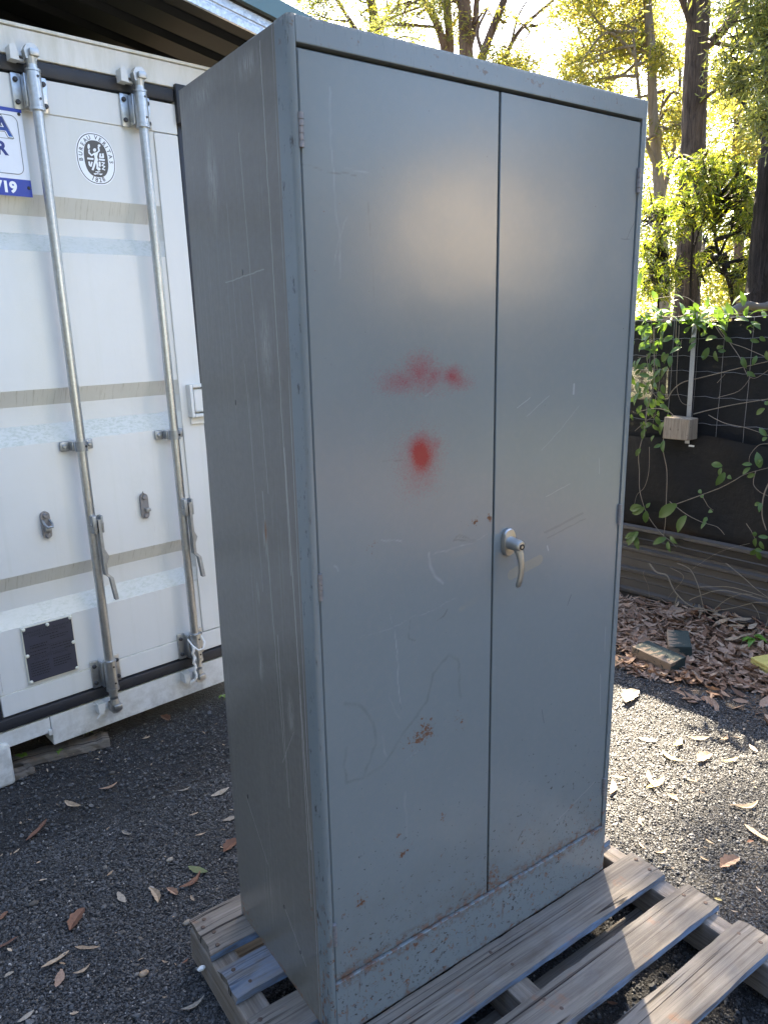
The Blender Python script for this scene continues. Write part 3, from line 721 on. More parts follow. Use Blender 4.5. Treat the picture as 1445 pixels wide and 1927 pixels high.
        b.build('handle_hub', M_GALVD, rod, 40)
        b = MB()
        def bar(pts, wd, th):
            vs = []
            for (x, y, z) in pts: vs += [(x - th, y - wd, z), (x + th, y - wd, z), (x + th, y + wd, z), (x - th, y + wd, z)]
            k = len(pts); b.add(vs, [(4 * i + j, 4 * i + (j + 1) % 4, 4 * i + 4 + (j + 1) % 4, 4 * i + 4 + j) for i in range(k - 1) for j in range(4)] + [(3, 2, 1, 0), tuple(4 * k - 4 + j for j in range(4))])
        bar([(u + .013, yr - .036, zh + .02), (u + .013, yr - .038, zh - .06), (u + .015, yr - .038, zh - .20)], .013, .0055)
        bar([(u + .0155, yr - .038, zh - .196), (u + .033, yr - .041, zh - .216), (u + .0335, yr - .042, zh - .222), (u + .042, yr - .046, zh - .305)], .010, .0065)
        b.prism([(0, -.035), (.02, 0), (0, .035), (-.012, 0)], .006, lambda a, c, d: (u + .026 + a * .8, yr - .03 + d, zh - .135 + c))
        b.build('handle', M_GALVD, rod, 40)
    # handle retainers
    for (px, py, lp) in ((88, 988, True), (273, 952, False)):
        u, z = cl(px, py, .01)
        b = MB(); pl = []
        for k in range(9): a = math.pi * k / 8; pl.append((.016 * math.cos(a), .036 + .016 * math.sin(a)))
        for k in range(9): a = math.pi + math.pi * k / 8; pl.append((.016 * math.cos(a), -.036 + .016 * math.sin(a)))
        b.prism(pl, -.012, lambda a, c, d: (u + a, -.001 + d, z + c))
        for zz in (.036, -.040): b.lathe([(.010, 0), (.010, .004), (.007, .008)], 8, Matrix.Translation((u, -.013, z + zz)) @ Matrix.Rotation(math.pi / 2, 4, 'X'))
        lat = b.build('handle_retainer', M_HINGE, t, 40)
        b = MB()
        if lp:
            b.tube([(u - .012, -.015, z + .018), (u - .012, -.034, z + .006), (u - .008, -.050, z - .002), (u + .008, -.052, z - .002), (u + .014, -.034, z + .006), (u + .012, -.015, z + .018)], .0045, 8)
            b.box(u - .011, u + .011, -.032, -.016, z - .022, z - .006, .003)
        else:
            b.box(u - .004, u + .016, -.032, -.0135, z - .022, z - .008, .003)
            b.build('retainer_tab', M_GALVD, lat, 40); b = MB()
            b.tube([(u - .012, -.014, z + .040), (u - .006, -.020, z + .062), (u + .0, -.014, z + .048)], .0025, 6)
        b.build('retainer_hook', M_GALVD, lat, 40)
    # approval plate
    P = {k: cl(*v) for k, v in dict(tl=(40, 1184), tr=(134, 1160), br=(146, 1254), bl=(58, 1286)).items()}
    u0, u1 = P['tl'][0] + .002, P['tr'][0] - .002; z0, z1 = P['bl'][1] + .002, P['tl'][1]
    b = MB(); b.box(u0 - .004, u1 + .004, -.004, .003, z0 - .004, z1 + .004); b.cur = 1
    b.box(u0, u1, -.006, -.0041, z0, z1); pl = b.build('data_plate', [M_RIVET, M_PLATE], t)
    b = MB()
    for (a, c) in ((0, 0), (1, 0), (0, 1), (1, 1), (.5, .985), (0, .5), (1, .52)):
        b.lathe([(.0072, 0), (.0072, .003), (.004, .006)], 8, Matrix.Translation((u0 + .004 + a * (u1 - u0 - .008), -.006, z0 + .004 + c * (z1 - z0 - .008))) @ Matrix.Rotation(math.pi / 2, 4, 'X'))
    b.build('rivets', M_RIVET, pl, 40)['kind'] = 'stuff'
    b = MB(); W_ = u1 - u0; H_ = z1 - z0
    def line(s, fx, fz, size, layer=0):
        vs, fs = text_mesh(s, size * H_); wd = max(v[0] for v in vs) - min(v[0] for v in vs)
        b.add([(u0 + fx * W_ + v[0], -.00625 - layer * 1e-5, z0 + fz * H_ + v[1]) for v in vs], fs)
    line('APPROVED FOR TRANSPORT', .5, .90, .062); line('UNDER CUSTOMS SEAL', .5, .845, .060); line('CSC SAFETY APPROVAL', .5, .41, .055)
    r5 = random.Random(5)
    for (a0, a1, zz) in ((.3, .7, .795), (.52, .9, .74), (.52, .85, .70), (.1, .45, .66), (.1, .42, .62), (.05, .46, .55), (.52, .93, .57), (.52, .9, .52), (.05, .4, .49), (.06, .44, .34), (.06, .4, .295), (.06, .44, .25), (.06, .42, .205), (.06, .44, .16), (.06, .40, .115), (.52, .9, .32), (.52, .86, .275), (.52, .9, .23), (.52, .8, .185), (.78, .94, .47)):
        x = a0
        while x < a1:
            wd = r5.uniform(.012, .05); b.box(u0 + x * W_, u0 + min(x + wd, a1) * W_, -.0064, -.0061, z0 + (zz - .010) * H_, z0 + (zz + .010) * H_); x += wd + .012
    b.box(u0 + .02 * W_, u0 + .98 * W_, -.0065, -.0061, z0 + .452 * H_, z0 + .458 * H_); b.box(u0 + .02 * W_, u0 + .98 * W_, -.0065, -.0061, z0 + .602 * H_, z0 + .607 * H_); b.box(u0 + .492 * W_, u0 + .497 * W_, -.00655, -.0061, z0 + .46 * H_, z0 + .60 * H_)
    b.build('embossed_lettering', M_PLATE_T, pl)
    # round approval emblem
    S = 120 / 1445.0
    def e2(x, y): return cl(120 + x * S, 240 + y * S)
    c0 = np.array(e2(740, 706)); ru = (e2(1180, 706)[0] - e2(300, 706)[0]) / 2; rz = (e2(740, 120)[1] - e2(740, 1300)[1]) / 2
    c0[0] = (e2(1180, 790)[0] + e2(300, 600)[0]) / 2; rz = .089; ru = .0735
    def ell(b, a, c, y, n=48, pw=2.25):
        pts = []
        for i in range(n):
            th = 2 * math.pi * i / n; cs, sn = math.cos(th), math.sin(th)
            pts.append((c0[0] + a * math.copysign(abs(cs) ** (2 / pw), cs), y, c0[1] + c * math.copysign(abs(sn) ** (2 / pw), sn)))
        b.add(pts, [tuple(range(n))])
    b = MB(); n0 = .0035
    ell(b, ru, rz, n0); em = b.build('emblem_sticker', M_STKW, t)
    b = MB(); ell(b, ru * .955, rz * .962, n0 - .0003); b.build('emblem_rim', M_STKK, em)
    b = MB(); ell(b, ru * .915, rz * .93, n0 - .0006); b.build('emblem_ring', M_STKW, em)
    b = MB(); ell(b, ru * .60, rz * .70, n0 - .0009, 48, 2.5); b.build('emblem_field', M_STKG, em)
    b = MB()
    def put(ch, ang, out, size):
        th = math.radians(ang); a, c = ru * .76, rz * .82
        pos = np.array([c0[0] + a * math.cos(th), c0[1] + c * math.sin(th)]); nrm = np.array([math.cos(th) / a, math.sin(th) / c]); nrm /= np.linalg.norm(nrm)
        if not out: nrm = -nrm
        rt = np.array([nrm[1], -nrm[0]]); vs, fs = text_mesh(ch, size, .0003)
        b.add([(pos[0] + v[0] * rt[0] + v[1] * nrm[0], n0 - .0009, pos[1] + v[0] * rt[1] + v[1] * nrm[1]) for v in vs], fs)
    for ch, an in zip('BUREAU VERITAS', (186, 171, 157, 142, 126, 110, 0, 83, 67, 50, 38, 26, 11, -4)):
        if ch != ' ': put(ch, an, True, .0195)
    b.build('emblem_name', M_STKK, em); b = MB()
    for ch, an in zip('1828', (-111, -97, -83, -69)): put(ch, an, False, .021)
    b.build('emblem_year', M_STKK, em)
    b = MB(); lay = [0]
    def P2(x, y): return e2(x, y)
    def flat(pts):
        lay[0] += 1; b.add([(p[0], n0 - .0011 - lay[0] * 6e-5, p[1]) for p in pts], [tuple(range(len(pts)))])
    def disc(x, y, rx, ry, n=14, a0=0, a1=360):
        flat([P2(x + rx * math.cos(math.radians(a0 + (a1 - a0) * i / n)), y + ry * math.sin(math.radians(a0 + (a1 - a0) * i / n))) for i in range(n + (a1 - a0 < 360))])
    def stroke(pts, wd):
        for (ax, ay), (bx, by) in zip(pts, pts[1:]):
            L = math.hypot(bx - ax, by - ay); nx, ny = -(by - ay) / L * wd / 2, (bx - ax) / L * wd / 2
            flat([P2(ax + nx, ay + ny), P2(bx + nx, by + ny), P2(bx - nx, by - ny), P2(ax - nx, ay - ny)])
        for (ax, ay) in pts[1:-1]: disc(ax, ay, wd / 2, wd / 2, 10)
    disc(578, 425, 28, 60); stroke([(590, 495), (582, 545)], 34); stroke([(575, 555), (645, 628), (705, 585)], 34); disc(712, 505, 36, 40)
    flat([P2(*q) for q in ((690, 572), (790, 545), (782, 610), (768, 660), (792, 735), (760, 790), (700, 775), (715, 700))])
    stroke([(775, 562), (814, 522), (795, 435)], 34); disc(812, 408, 32, 30)
    stroke([(728, 745), (704, 850), (664, 965)], 46); stroke([(752, 760), (775, 850), (768, 935)], 42)
    stroke([(543, 696), (685, 712)], 42); stroke([(806, 720), (940, 738)], 42); stroke([(582, 768), (598, 850), (628, 872), (650, 775)], 36)
    stroke([(842, 585), (828, 665), (905, 675), (892, 585)], 40); stroke([(820, 772), (828, 885)], 44); disc(805, 938, 38, 38)
    stroke([(866, 788), (930, 802), (876, 860), (938, 882), (880, 940), (946, 962)], 24)
    stroke([(725, 1000), (835, 1002)], 18); stroke([(780, 998), (785, 1066)], 20); disc(725, 1035, 40, 34, 10, 0, 180); disc(846, 1042, 40, 34, 10, 0, 180)
    b.build('emblem_figure', M_STKW, em)
    return t
container()

def sign():
    t = thing('company_sign', 'white sign with blue bands and blue letters beside the first lock rod', 'sign', mat=CM)
    u1 = cl(42, 206, .008)[0]; u1 = (u1 + cl(61, 372, .008)[0]) / 2; zt = cl(42, 206, .008)[1]; zb = cl(61, 372, .008)[1]; u0 = u1 - .42
    b = MB(); b.box(u0, u1, -.008, -.004, zb, zt); b.build('panel', M_SIGNW, t)
    b = MB(); b.box(u0, u1, -.0088, -.0081, zt - .012, zt - .0005); b.build('blue_band', M_SIGNB, t)
    b = MB(); b.box(u0, u1, -.0088, -.0081, zb + .0005, zb + .056); b.build('blue_band', M_SIGNB, t)
    # thin grey rounded border
    b = MB(); pts = []
    xr, zt2, zb2, r = u1 - .018, zt - .024, zb + .072, .022
    pts = [(u0 + .01, zt2), (xr - r, zt2)] + [(xr - r + r * math.sin(a), zt2 - r + r * math.cos(a)) for a in np.linspace(0, math.pi / 2, 6)[1:]] + [(xr - r + r * math.cos(a), zb2 + r - r * math.sin(a)) for a in np.linspace(0, math.pi / 2, 6)] + [(u0 + .01, zb2)]
    b.tube([(p[0], -.0086, p[1]) for p in pts], .0011, 5); b.build('border_line', M_SIGNG, t)
    def txt(s, px, py, size, mat, bold, y, name, ax='C'):
        u, z = cl(px, py, .008); vs, fs = text_mesh(s, size, bold)
        if ax == 'R':
            m = max(v[0] for v in vs); vs = [(v[0] - m, v[1], v[2]) for v in vs]
        bb = MB(); bb.add([(u + v[0], y, z + v[1]) for v in vs], fs); bb.build(name, mat, t)
    txt('A', 25, 242, .088, M_STKK, .0052, -.0086, 'letter_outline', 'R'); txt('A', 23.5, 242, .085, M_STKW, .0036, -.0090, 'letter_outline', 'R'); txt('A', 22.5, 242, .083, M_GRAD, .0018, -.0094, 'letter', 'R')
    u, z = cl(26, 262, .008); b = MB(); b.box(u0 + .02, u, -.0087, -.0081, z - .0008, z + .0008); b.build('rule_line', M_SIGNG, t)
    txt('R', 16.5, 281, .058, M_SIGNN, .0024, -.0088, 'letter', 'R'); txt('719', 33, 354, .048, M_STKW, .0022, -.0092, 'letter', 'R')
    for (px, py) in ((36, 215), (55, 354)):
        u, z = cl(px, py, .008); b = MB(); b.lathe([(.0055, 0), (.0055, .002), (.003, .004)], 10, Matrix.Translation((u, -.0089, z)) @ Matrix.Rotation(math.pi / 2, 4, 'X')); b.build('screw', M_DARKM, t, 40)
sign()

def cord():
    b = MB(); u, y = .569, -.088
    b.tube([(u - .035, y + .03, .285), (u - .030, y, .262), (u - .012, y - .010, .240), (u + .012, y - .010, .240), (u + .028, y, .262), (u + .024, y + .03, .292)], .0042, 8)
    pts = [(u - .030 + .004 * math.sin(i * 1.7), y + .004 * math.cos(i * 1.7), .262 - i * .011) for i in range(15)]
    b.tube(pts, [.0055 + .0015 * (i % 2) for i in range(15)], 8)
    b.tube([(u - .03, y, .11), (u - .045, y + .01, .10), (u - .05, y + .015, .08)], [.005, .009, .003], 8)
    o = b.build('tied_cord', M_ROPE, None, 60); o.matrix_world = CM
    tag(o, 'frayed white cord tied round the foot of the lock rod nearest the cabinet', 'cord')
    # white residue at the first rod foot
    b = MB(); u = .19
    r = random.Random(2)
    for k in range(9):
        a = Vector((u - .05 + r.uniform(-.02, .02), -.03 + r.uniform(-.015, .015), .10 + r.uniform(-.02, .02)))
        b.tube([a, a + Vector((r.uniform(-.02, .02), r.uniform(-.015, .01), r.uniform(-.025, .01)))], [.006, .002], 6)
    o = b.build('cord_scrap', M_ROPE, None, 60); o.matrix_world = CM
    tag(o, 'small torn scrap of white cord at the foot of the first lock rod', 'cord')
cord()

# ================================================================== CARPORT ROOF over the container
def carport():
    sl = math.radians(-9.2)
    m = CM @ Matrix.Translation((.711, -.2, 2.721)) @ Matrix.Rotation(-sl, 4, 'Y')
    t = thing('carport_roof', 'ribbed steel carport roof with zinc edge beam above the container', 'roof', mat=m)
    x0, x1 = -3.2, 1.8  # right end lengthened out of sight to keep sun off the gravel
    b = MB(); pr = []; y = .012
    while y < 4.5:
        pr += [(y, .02), (y + .10, .02), (y + .115, .045), (y + .155, .045), (y + .17, .02)]; y += .19
    vs = []
    for (yy, zz) in pr: vs += [(x0, yy, zz), (x1, yy, zz), (x0, yy, zz + .004), (x1, yy, zz + .004)]
    f = []
    for i in range(len(pr) - 1):
        a = 4 * i; f += [(a, a + 1, a + 5, a + 4), (a + 2, a + 6, a + 7, a + 3)]
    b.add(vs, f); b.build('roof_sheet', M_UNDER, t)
    b = MB(); b.prism([(-.002, 0), (.010, 0), (.010, .068), (-.002, .068), (-.002, .040), (.001, .036), (.001, .030), (-.002, .026)], x1 - x0, lambda a, c, d: (x0 + d, a, c)); b.build('edge_beam', M_SPANGLE, t)
    b = MB(); b.box(x0, x1, -.006, .3, .069, .0755); b.build('packing_strip', M_BLACK, t)  # black strip painted in for the shaded gap below the cap
    b = MB(); b.prism([(-.028, .076), (-.022, .076), (-.022, .142), (.40, .160), (.40, .164), (-.028, .146)], x1 - x0, lambda a, c, d: (x0 + d, a, c)); b.build('barge_cap', M_TEAL, t)
    b = MB(); b.box(x0, x1, 1.2, 1.25, -.06, .019); b.box(x0, x1, 3.2, 3.25, -.06, .019); b.build('roof_beam', M_UNDER, t)
carport()

# ================================================================== PALLET
ZP = 0.14
def pallet():
    t = thing('timber_pallet', 'weathered grey timber pallet with blue painted edges under the cabinet', 'pallet')
    r = random.Random(4)
    boards = [(.385, .532, -.120, 1.036), (.231, .334, -.124, 1.033), (.072, .168, -.126, 1.031), (-.115, -.003, -.118, 1.032), (-.270, -.172, -.12, 1.045), (-.432, -.331, -.12, 1.037), (-.632, -.535, -.12, 1.035)]
    for i, (y0, y1, x0, x1) in enumerate(boards):
        nx, ny = 26, 5; vs = []; th = .022
        for iz in range(2):
            for ix in range(nx + 1):
                fx = ix / nx
                for iy in range(ny + 1):
                    fy = iy / ny; x = x0 + (x1 - x0) * fx; y = y0 + (y1 - y0) * fy
                    if ix in (0, nx): x += r.uniform(-.004, .004) + (.0 if iy in (0, ny) else .002)
                    if iy in (0, ny): y += r.uniform(-.0018, .0018)
                    z = ZP - (0 if iz else th)
                    if iz and 0 < fy < 1: z += .0012 * math.sin(fx * 9 + i)
                    if iz and iy in (0, ny): z -= .0022
                    if iz and ix in (0, nx): z -= .003
                    vs.append((x, y, z - .0006))
        k = (nx + 1) * (ny + 1); f = []; mi = []
        ix_ = lambda l, a, c: l * k + a * (ny + 1) + c
        for a in range(nx):
            for c in range(ny):
                f.append((ix_(1, a, c), ix_(1, a + 1, c), ix_(1, a + 1, c + 1), ix_(1, a, c + 1))); mi.append(2 if i == 1 else 0)
                f.append((ix_(0, a, c), ix_(0, a, c + 1), ix_(0, a + 1, c + 1), ix_(0, a + 1, c))); mi.append(0)
            f.append((ix_(0, a, 0), ix_(0, a + 1, 0), ix_(1, a + 1, 0), ix_(1, a, 0))); mi.append(1)
            f.append((ix_(0, a, ny), ix_(1, a, ny), ix_(1, a + 1, ny), ix_(0, a + 1, ny))); mi.append(1)
        for c in range(ny):
            f.append((ix_(0, 0, c), ix_(1, 0, c), ix_(1, 0, c + 1), ix_(0, 0, c + 1))); mi.append(0)
            f.append((ix_(0, nx, c), ix_(0, nx, c + 1), ix_(1, nx, c + 1), ix_(1, nx, c))); mi.append(0)
        b = MB(); b.v = vs; b.f = f; b.mi = mi; b.build('plank', [M_WOOD, M_WOODB, M_WOODL], t)
    for (x0, x1) in ((-.123, -.055), (.415, .480), (.972, 1.030)):
        b = MB(); b.box(x0, x1, -.63, .531, .021, ZP - .0235, .006, .003); b.build('bearer', M_BEARER, t, 30)
    for (y0, y1) in ((.40, .53), (.10, .20), (-.165, -.07), (-.63, -.50)):
        b = MB(); b.box(-.11, 1.02, y0, y1, .002, .020, .002); b.build('bottom_board', M_WOOD, t, 30)
    nm = MB(); nm.lathe([(.0056, 0), (.0058, .0012), (.0036, .0022)], 10); nme = nm.mesh('nail', simple('rusty_nail', (0.075, 0.05, 0.038), .6, .4), 40)
    for i, (y0, y1, _, _) in enumerate(boards):
        for xb in (-.092, .448, 1.0):
            for fy in ((.12, .42, .62, .85) if i == 0 else (.28, .74)):
                x = xb + r.uniform(-.018, .018)
                if 0 < x < .9 and y0 > 0: continue
                o = link('nail', nme, t); o.location = (x, y0 + (y1 - y0) * fy + r.uniform(-.006, .006), ZP - .0012)
pallet()

# ================================================================== CABINET
def cabinet():
    t = thing('steel_cabinet', 'tall grey two-door steel cabinet with red spray marks, standing on a pallet', 'cabinet', (0, 0, ZP))
    W, D, H = .907, .4675, 1.9928
    def arc(cx, cy, r, a0, a1, n=6): return [(cx + r * math.cos(math.radians(a0 + (a1 - a0) * i / n)), cy + r * math.sin(math.radians(a0 + (a1 - a0) * i / n))) for i in range(n + 1)]
    # front stiles: folded, with a round outer edge
    b = MB(); pl = [(.0112, .018), (.0112, 0.0)] + arc(.0075, .0085, .0085, 270, 180) + [(-.001, .045), (.003, .046), (.003, .018)]
    b.prism(pl, H, lambda a, c, d: (a, c, d)); b.build('stile', M_FRAME, t, 35)
    b = MB(); pl = [(W - .0192, .018), (W - .0192, 0.0)] + arc(W - .006, .006, .006, 270, 360) + [(W, .045), (W - .003, .046), (W - .003, .018)]
    b.prism(pl, H, lambda a, c, d: (a, c, d)); b.build('stile', M_FRAME, t, 35)
    b = MB(); b.box(.0005, .004, .0462, D, 0, H, .0008); b.build('side_panel', M_SIDE, t, 35)
    b = MB(); b.box(W - .004, W - .0005, .0462, D, 0, H, .0008); b.build('side_panel', M_SIDE, t, 35)
    b = MB(); b.box(.0114, W - .0194, -.0012, .020, 1.9530, H - .0006, .0016); b.build('header', M_FRAME, t, 35)
    b = MB(); b.box(.0046, W - .0046, .0205, D - .0045, H - .004, H - .0008); b.build('top_panel', M_FRAME, t)
    b = MB(); b.box(.0046, W - .0046, D - .004, D - .0005, .001, H - .001); b.build('back_panel', M_FRAME, t)
    b = MB(); b.box(.0114, W - .0194, -.0022, .0245, .001, .1445, .0012); b.build('kick_panel', M_KICK, t, 35)
    b = MB(); b.box(.006, W - .006, .0255, .0285, .147, 1.9505); b.build('inner_shadow_panel', M_BLACK, t)
    def door(x0, x1, mat):
        bb = MB(); bb.box(x0, x1, .0036, .024, .1475, 1.9475, .0016); return bb.build('door', mat, t, 35)
    def marked_door(x0, x1, mat):
        FY = .0032; xs = np.concatenate([[x0, x0], np.linspace(x0 + .0022, x1 - .0022, 178), [x1, x1]]); zs = np.concatenate([[.1475, .1475], np.linspace(.1497, 1.9453, 720), [1.9475, 1.9475]])
        yx = np.full(len(xs), FY); yx[[0, -1]] = .024; yx[[1, -2]] = FY + .0022; yz = np.full(len(zs), FY); yz[[0, -1]] = .024; yz[[1, -2]] = FY + .0022
        X, Z = np.meshgrid(xs, zs, indexing='ij'); Y = np.maximum(yx[:, None], yz[None, :])
        V = np.stack([X, Y, Z], -1).reshape(-1, 3); k = len(zs); ii = np.arange(len(V)).reshape(len(xs), k)
        F = np.stack([ii[:-1, :-1], ii[1:, :-1], ii[1:, 1:], ii[:-1, 1:]], -1).reshape(-1, 4); me = np_mesh('door', V, F, mat)
        me.polygons.foreach_set('use_smooth', [True] * len(me.polygons)); me.set_sharp_from_angle(angle=math.radians(35))
        x, z = V[:, 0].copy(), V[:, 2].copy(); rg = np.random.default_rng(9)
        def vnoise(sc, seed):
            g = np.random.default_rng(seed).random((256, 256)); u, v = x * sc, z * sc; a, c = np.floor(u).astype(int), np.floor(v).astype(int); fu, fv = u - a, v - c
            fu, fv = fu * fu * (3 - 2 * fu), fv * fv * (3 - 2 * fv); G = lambda p, q: g[p % 256, q % 256]
            return (G(a, c) * (1 - fu) + G(a + 1, c) * fu) * (1 - fv) + (G(a, c + 1) * (1 - fu) + G(a + 1, c + 1) * fu) * fv
        wx, wz = x + (vnoise(30, 1) - .5) * .007 + (vnoise(90, 2) - .5) * .003, z + (vnoise(30, 3) - .5) * .007 + (vnoise(90, 4) - .5) * .003
        def dist(pts):
            d = np.full(len(x), 9.)
            for (ax, az), (ex, ez) in zip(pts, pts[1:]):
                t = np.clip(((wx - ax) * (ex - ax) + (wz - az) * (ez - az)) / ((ex - ax) ** 2 + (ez - az) ** 2), 0, 1); d = np.minimum(d, np.hypot(wx - ax - t * (ex - ax), wz - az - t * (ez - az)))
            return d
        def lines(lst, grow=1.0):
            m = np.zeros(len(x))
            for pts, wd, st in lst: m = np.maximum(m, st * .62 * np.clip((wd * grow * 1.15 - dist(pts)) / (wd * grow), 0, 1) * (.45 + .9 * np.clip(vnoise(60, 8) * 1.6 - .4, 0, 1)))
            return m
        pale = lines((([(.072, 1.90), (.073, 1.80), (.078, 1.70), (.083, 1.66), (.079, 1.60)], .0020, .55), ([(.096, 1.70), (.075, 1.65), (.068, 1.62)], .0014, .6), ([(.10, 1.775), (.145, 1.775)], .0015, .5),
            ([(.16, 1.115), (.205, 1.10)], .0015, .8), ([(.19, .915), (.192, .81), (.198, .745)], .0014, .85), ([(.172, .955), (.180, .935)], .0013, .8),
            ([(.277, 1.062), (.279, 1.035), (.290, 1.010), (.312, .990)], .0038, .6), ([(.285, 1.058), (.33, 1.056), (.44, 1.07)], .0014, .5), ([(.10, .92), (.20, .925), (.35, .945)], .0012, .4),
            ([(.168, .77), (.195, .71)], .0013, .6), ([(.152, .69), (.155, .65), (.162, .64)], .0020, .4), ([(.21, .61), (.25, .62)], .0012, .4), ([(.05, 1.08), (.06, 1.07)], .0014, .7), ([(.27, 1.385), (.29, 1.39)], .0016, .5), ([(.205, .53), (.208, .47), (.207, .42)], .0045, .25)))
        dark = lines((([(.014, 1.775), (.05, 1.772)], .0012, .8), ([(.06, 1.770), (.12, 1.766)], .0012, .7), ([(.222, 1.265), (.165, 1.268)], .0011, .7), ([(.23, .925), (.222, .90), (.226, .885), (.24, .877)], .0012, .8),
            ([(.30, .91), (.318, .914), (.328, .925)], .0016, .9), ([(.345, 1.075), (.36, 1.085), (.405, 1.065), (.345, 1.075)], .0018, .75), ([(.35, 1.082), (.40, 1.069)], .0014, .75), ([(.145, 1.73), (.15, 1.60), (.158, 1.545)], .0009, .4), ([(.196, .745), (.198, .73)], .001, .6)))
        water = lines((([(.065, .79), (.10, .775), (.13, .725), (.135, .675), (.115, .635), (.10, .61), (.06, .612), (.055, .65), (.06, .69)], .0042, 1), ([(.11, .612), (.15, .62), (.19, .66), (.23, .70), (.27, .73), (.285, .79), (.33, .82), (.36, .80), (.365, .71)], .0042, 1)))
        adh = lines((([(.362, .915), (.405, .928)], .009, 1), ([(.34, 1.045), (.40, 1.05)], .008, .6)))
        def blob(lst, wob):
            m = np.zeros(len(x)); bx, bz = x + (vnoise(22, 5) - .5) * wob, z + (vnoise(22, 6) - .5) * wob
            for cx_, cz_, rx, rz, pk in lst:
                d = np.clip(1 - np.hypot((bx - cx_) / rx, (bz - cz_) / rz), 0, 1); m = np.maximum(m, pk * d ** 1.25)
            return m
        red = blob(((.259, 1.270, .062, .066, 1.5), (.294, 1.286, .036, .034, .62), (.258, 1.255, .115, .125, .60), (.255, 1.432, .085, .068, .66), (.290, 1.420, .065, .050, .62), (.338, 1.416, .055, .038, .86), (.35, 1.408, .095, .045, .55), (.215, 1.415, .125, .055, .56), (.275, 1.410, .18, .07, .42)), .014)
        rz_ = blob(((.255, .655, .08, .06, .9), (.40, 1.105, .025, .03, .8), (.445, 1.11, .014, .014, 1.2), (.19, .44, .016, .018, 1.2), (.32, .43, .016, .024, 1.1), (.20, .385, .06, .016, 1.0), (.085, .315, .035, .035, .9), (.06, .20, .06, .06, .6), (.14, 1.10, .025, .025, .7), (.36, .655, .04, .04, .6)), .02)
        rz_ = np.maximum(rz_, lines((([(.075, .338), (.10, .352)], .003, 1.2),)))
        for nm, tri in (('marks', (pale, dark, water)), ('patches', (red, rz_, adh))):
            at = me.color_attributes.new(nm, 'FLOAT_COLOR', 'POINT'); at.data.foreach_set('color', np.stack([*tri, np.ones(len(x))], 1).astype(np.float32).ravel())
        return link('door', me, t)
    da = marked_door(.0150, .4548, M_DOORA); db = door(.4595, W - .0205, M_DOORB)
    # door edge return of the second leaf, seen in the gap
    for (d, x) in ((da, .0146), (db, W - .0205)):
        for z0 in (1.800, 1.020, .245):
            b = MB(); L = .053; pr = []
            for k in range(5):
                a, c = z0 + L * k / 5, z0 + L * (k + 1) / 5; pr += [(.0034, a + .0001), (.0034, a + .0004), (.0050, a + .0006), (.0050, c - .0006), (.0034, c - .0004), (.0034, c - .0001)]
            b.lathe(pr, 10, Matrix.Translation((x, .0005, 0))); b.build('hinge', M_HINGE, d, 30)
    # handle
    cx_, cz_ = .4985, 1.0455; HY = -.005
    b = MB(); pl = []
    for i in range(28):
        th = 2 * math.pi * i / 28; pl.append((.0185 * math.copysign(abs(math.cos(th)) ** .8, math.cos(th)), .0315 * math.copysign(abs(math.sin(th)) ** .8, math.sin(th))))
    n = len(pl); vs = [(cx_ + a * s, y, cz_ + c * s) for (s, y) in ((1, .008), (1, .0015), (.93, -.002), (.6, -.003)) for a, c in pl]
    b.add(vs, [(k * n + i, k * n + (i + 1) % n, (k + 1) * n + (i + 1) % n, (k + 1) * n + i) for k in range(3) for i in range(n)] + [tuple(3 * n + i for i in range(n))])
    hd = b.build('handle', M_CAST, db, 40); hd.location.y = HY
    b = MB(); b.tube([(cx_, -.001, cz_), (cx_, -.004, cz_), (cx_, -.028, cz_ - .001), (cx_, -.036, cz_ - .002), (cx_, -.0375, cz_ - .002)], [.0155, .0145, .0132, .0115, .0095], 18)
    lev = [(cx_, -.025, cz_ - .004), (cx_ + .001, -.031, cz_ - .020), (cx_ + .002, -.035, cz_ - .040), (cx_ + .0015, -.036, cz_ - .060), (cx_, -.034, cz_ - .078), (cx_ - .001, -.031, cz_ - .091), (cx_ - .002, -.028, cz_ - .095)]
    b.tube(lev, [.0112, .0092, .0070, .0062, .0061, .0060, .0042], 14)
    b.build('lever', M_CAST, hd, 50)
    b = MB(); b.lathe([(.0068, 0), (.0068, .0012), (.0050, .0014), (.0046, .0002)], 14, Matrix.Translation((cx_, -.0376, cz_ - .002)) @ Matrix.Rotation(math.pi / 2, 4, 'X')); b.build('lock_barrel', M_DARKM, hd, 40)
    b = MB(); b.lathe([(.0032, 0), (.0032, .0016)], 10, Matrix.Translation((cx_, -.0378, cz_ - .002)) @ Matrix.Rotation(math.pi / 2, 4, 'X')); b.build('key_plug', M_CAST, hd, 40)
cabinet()

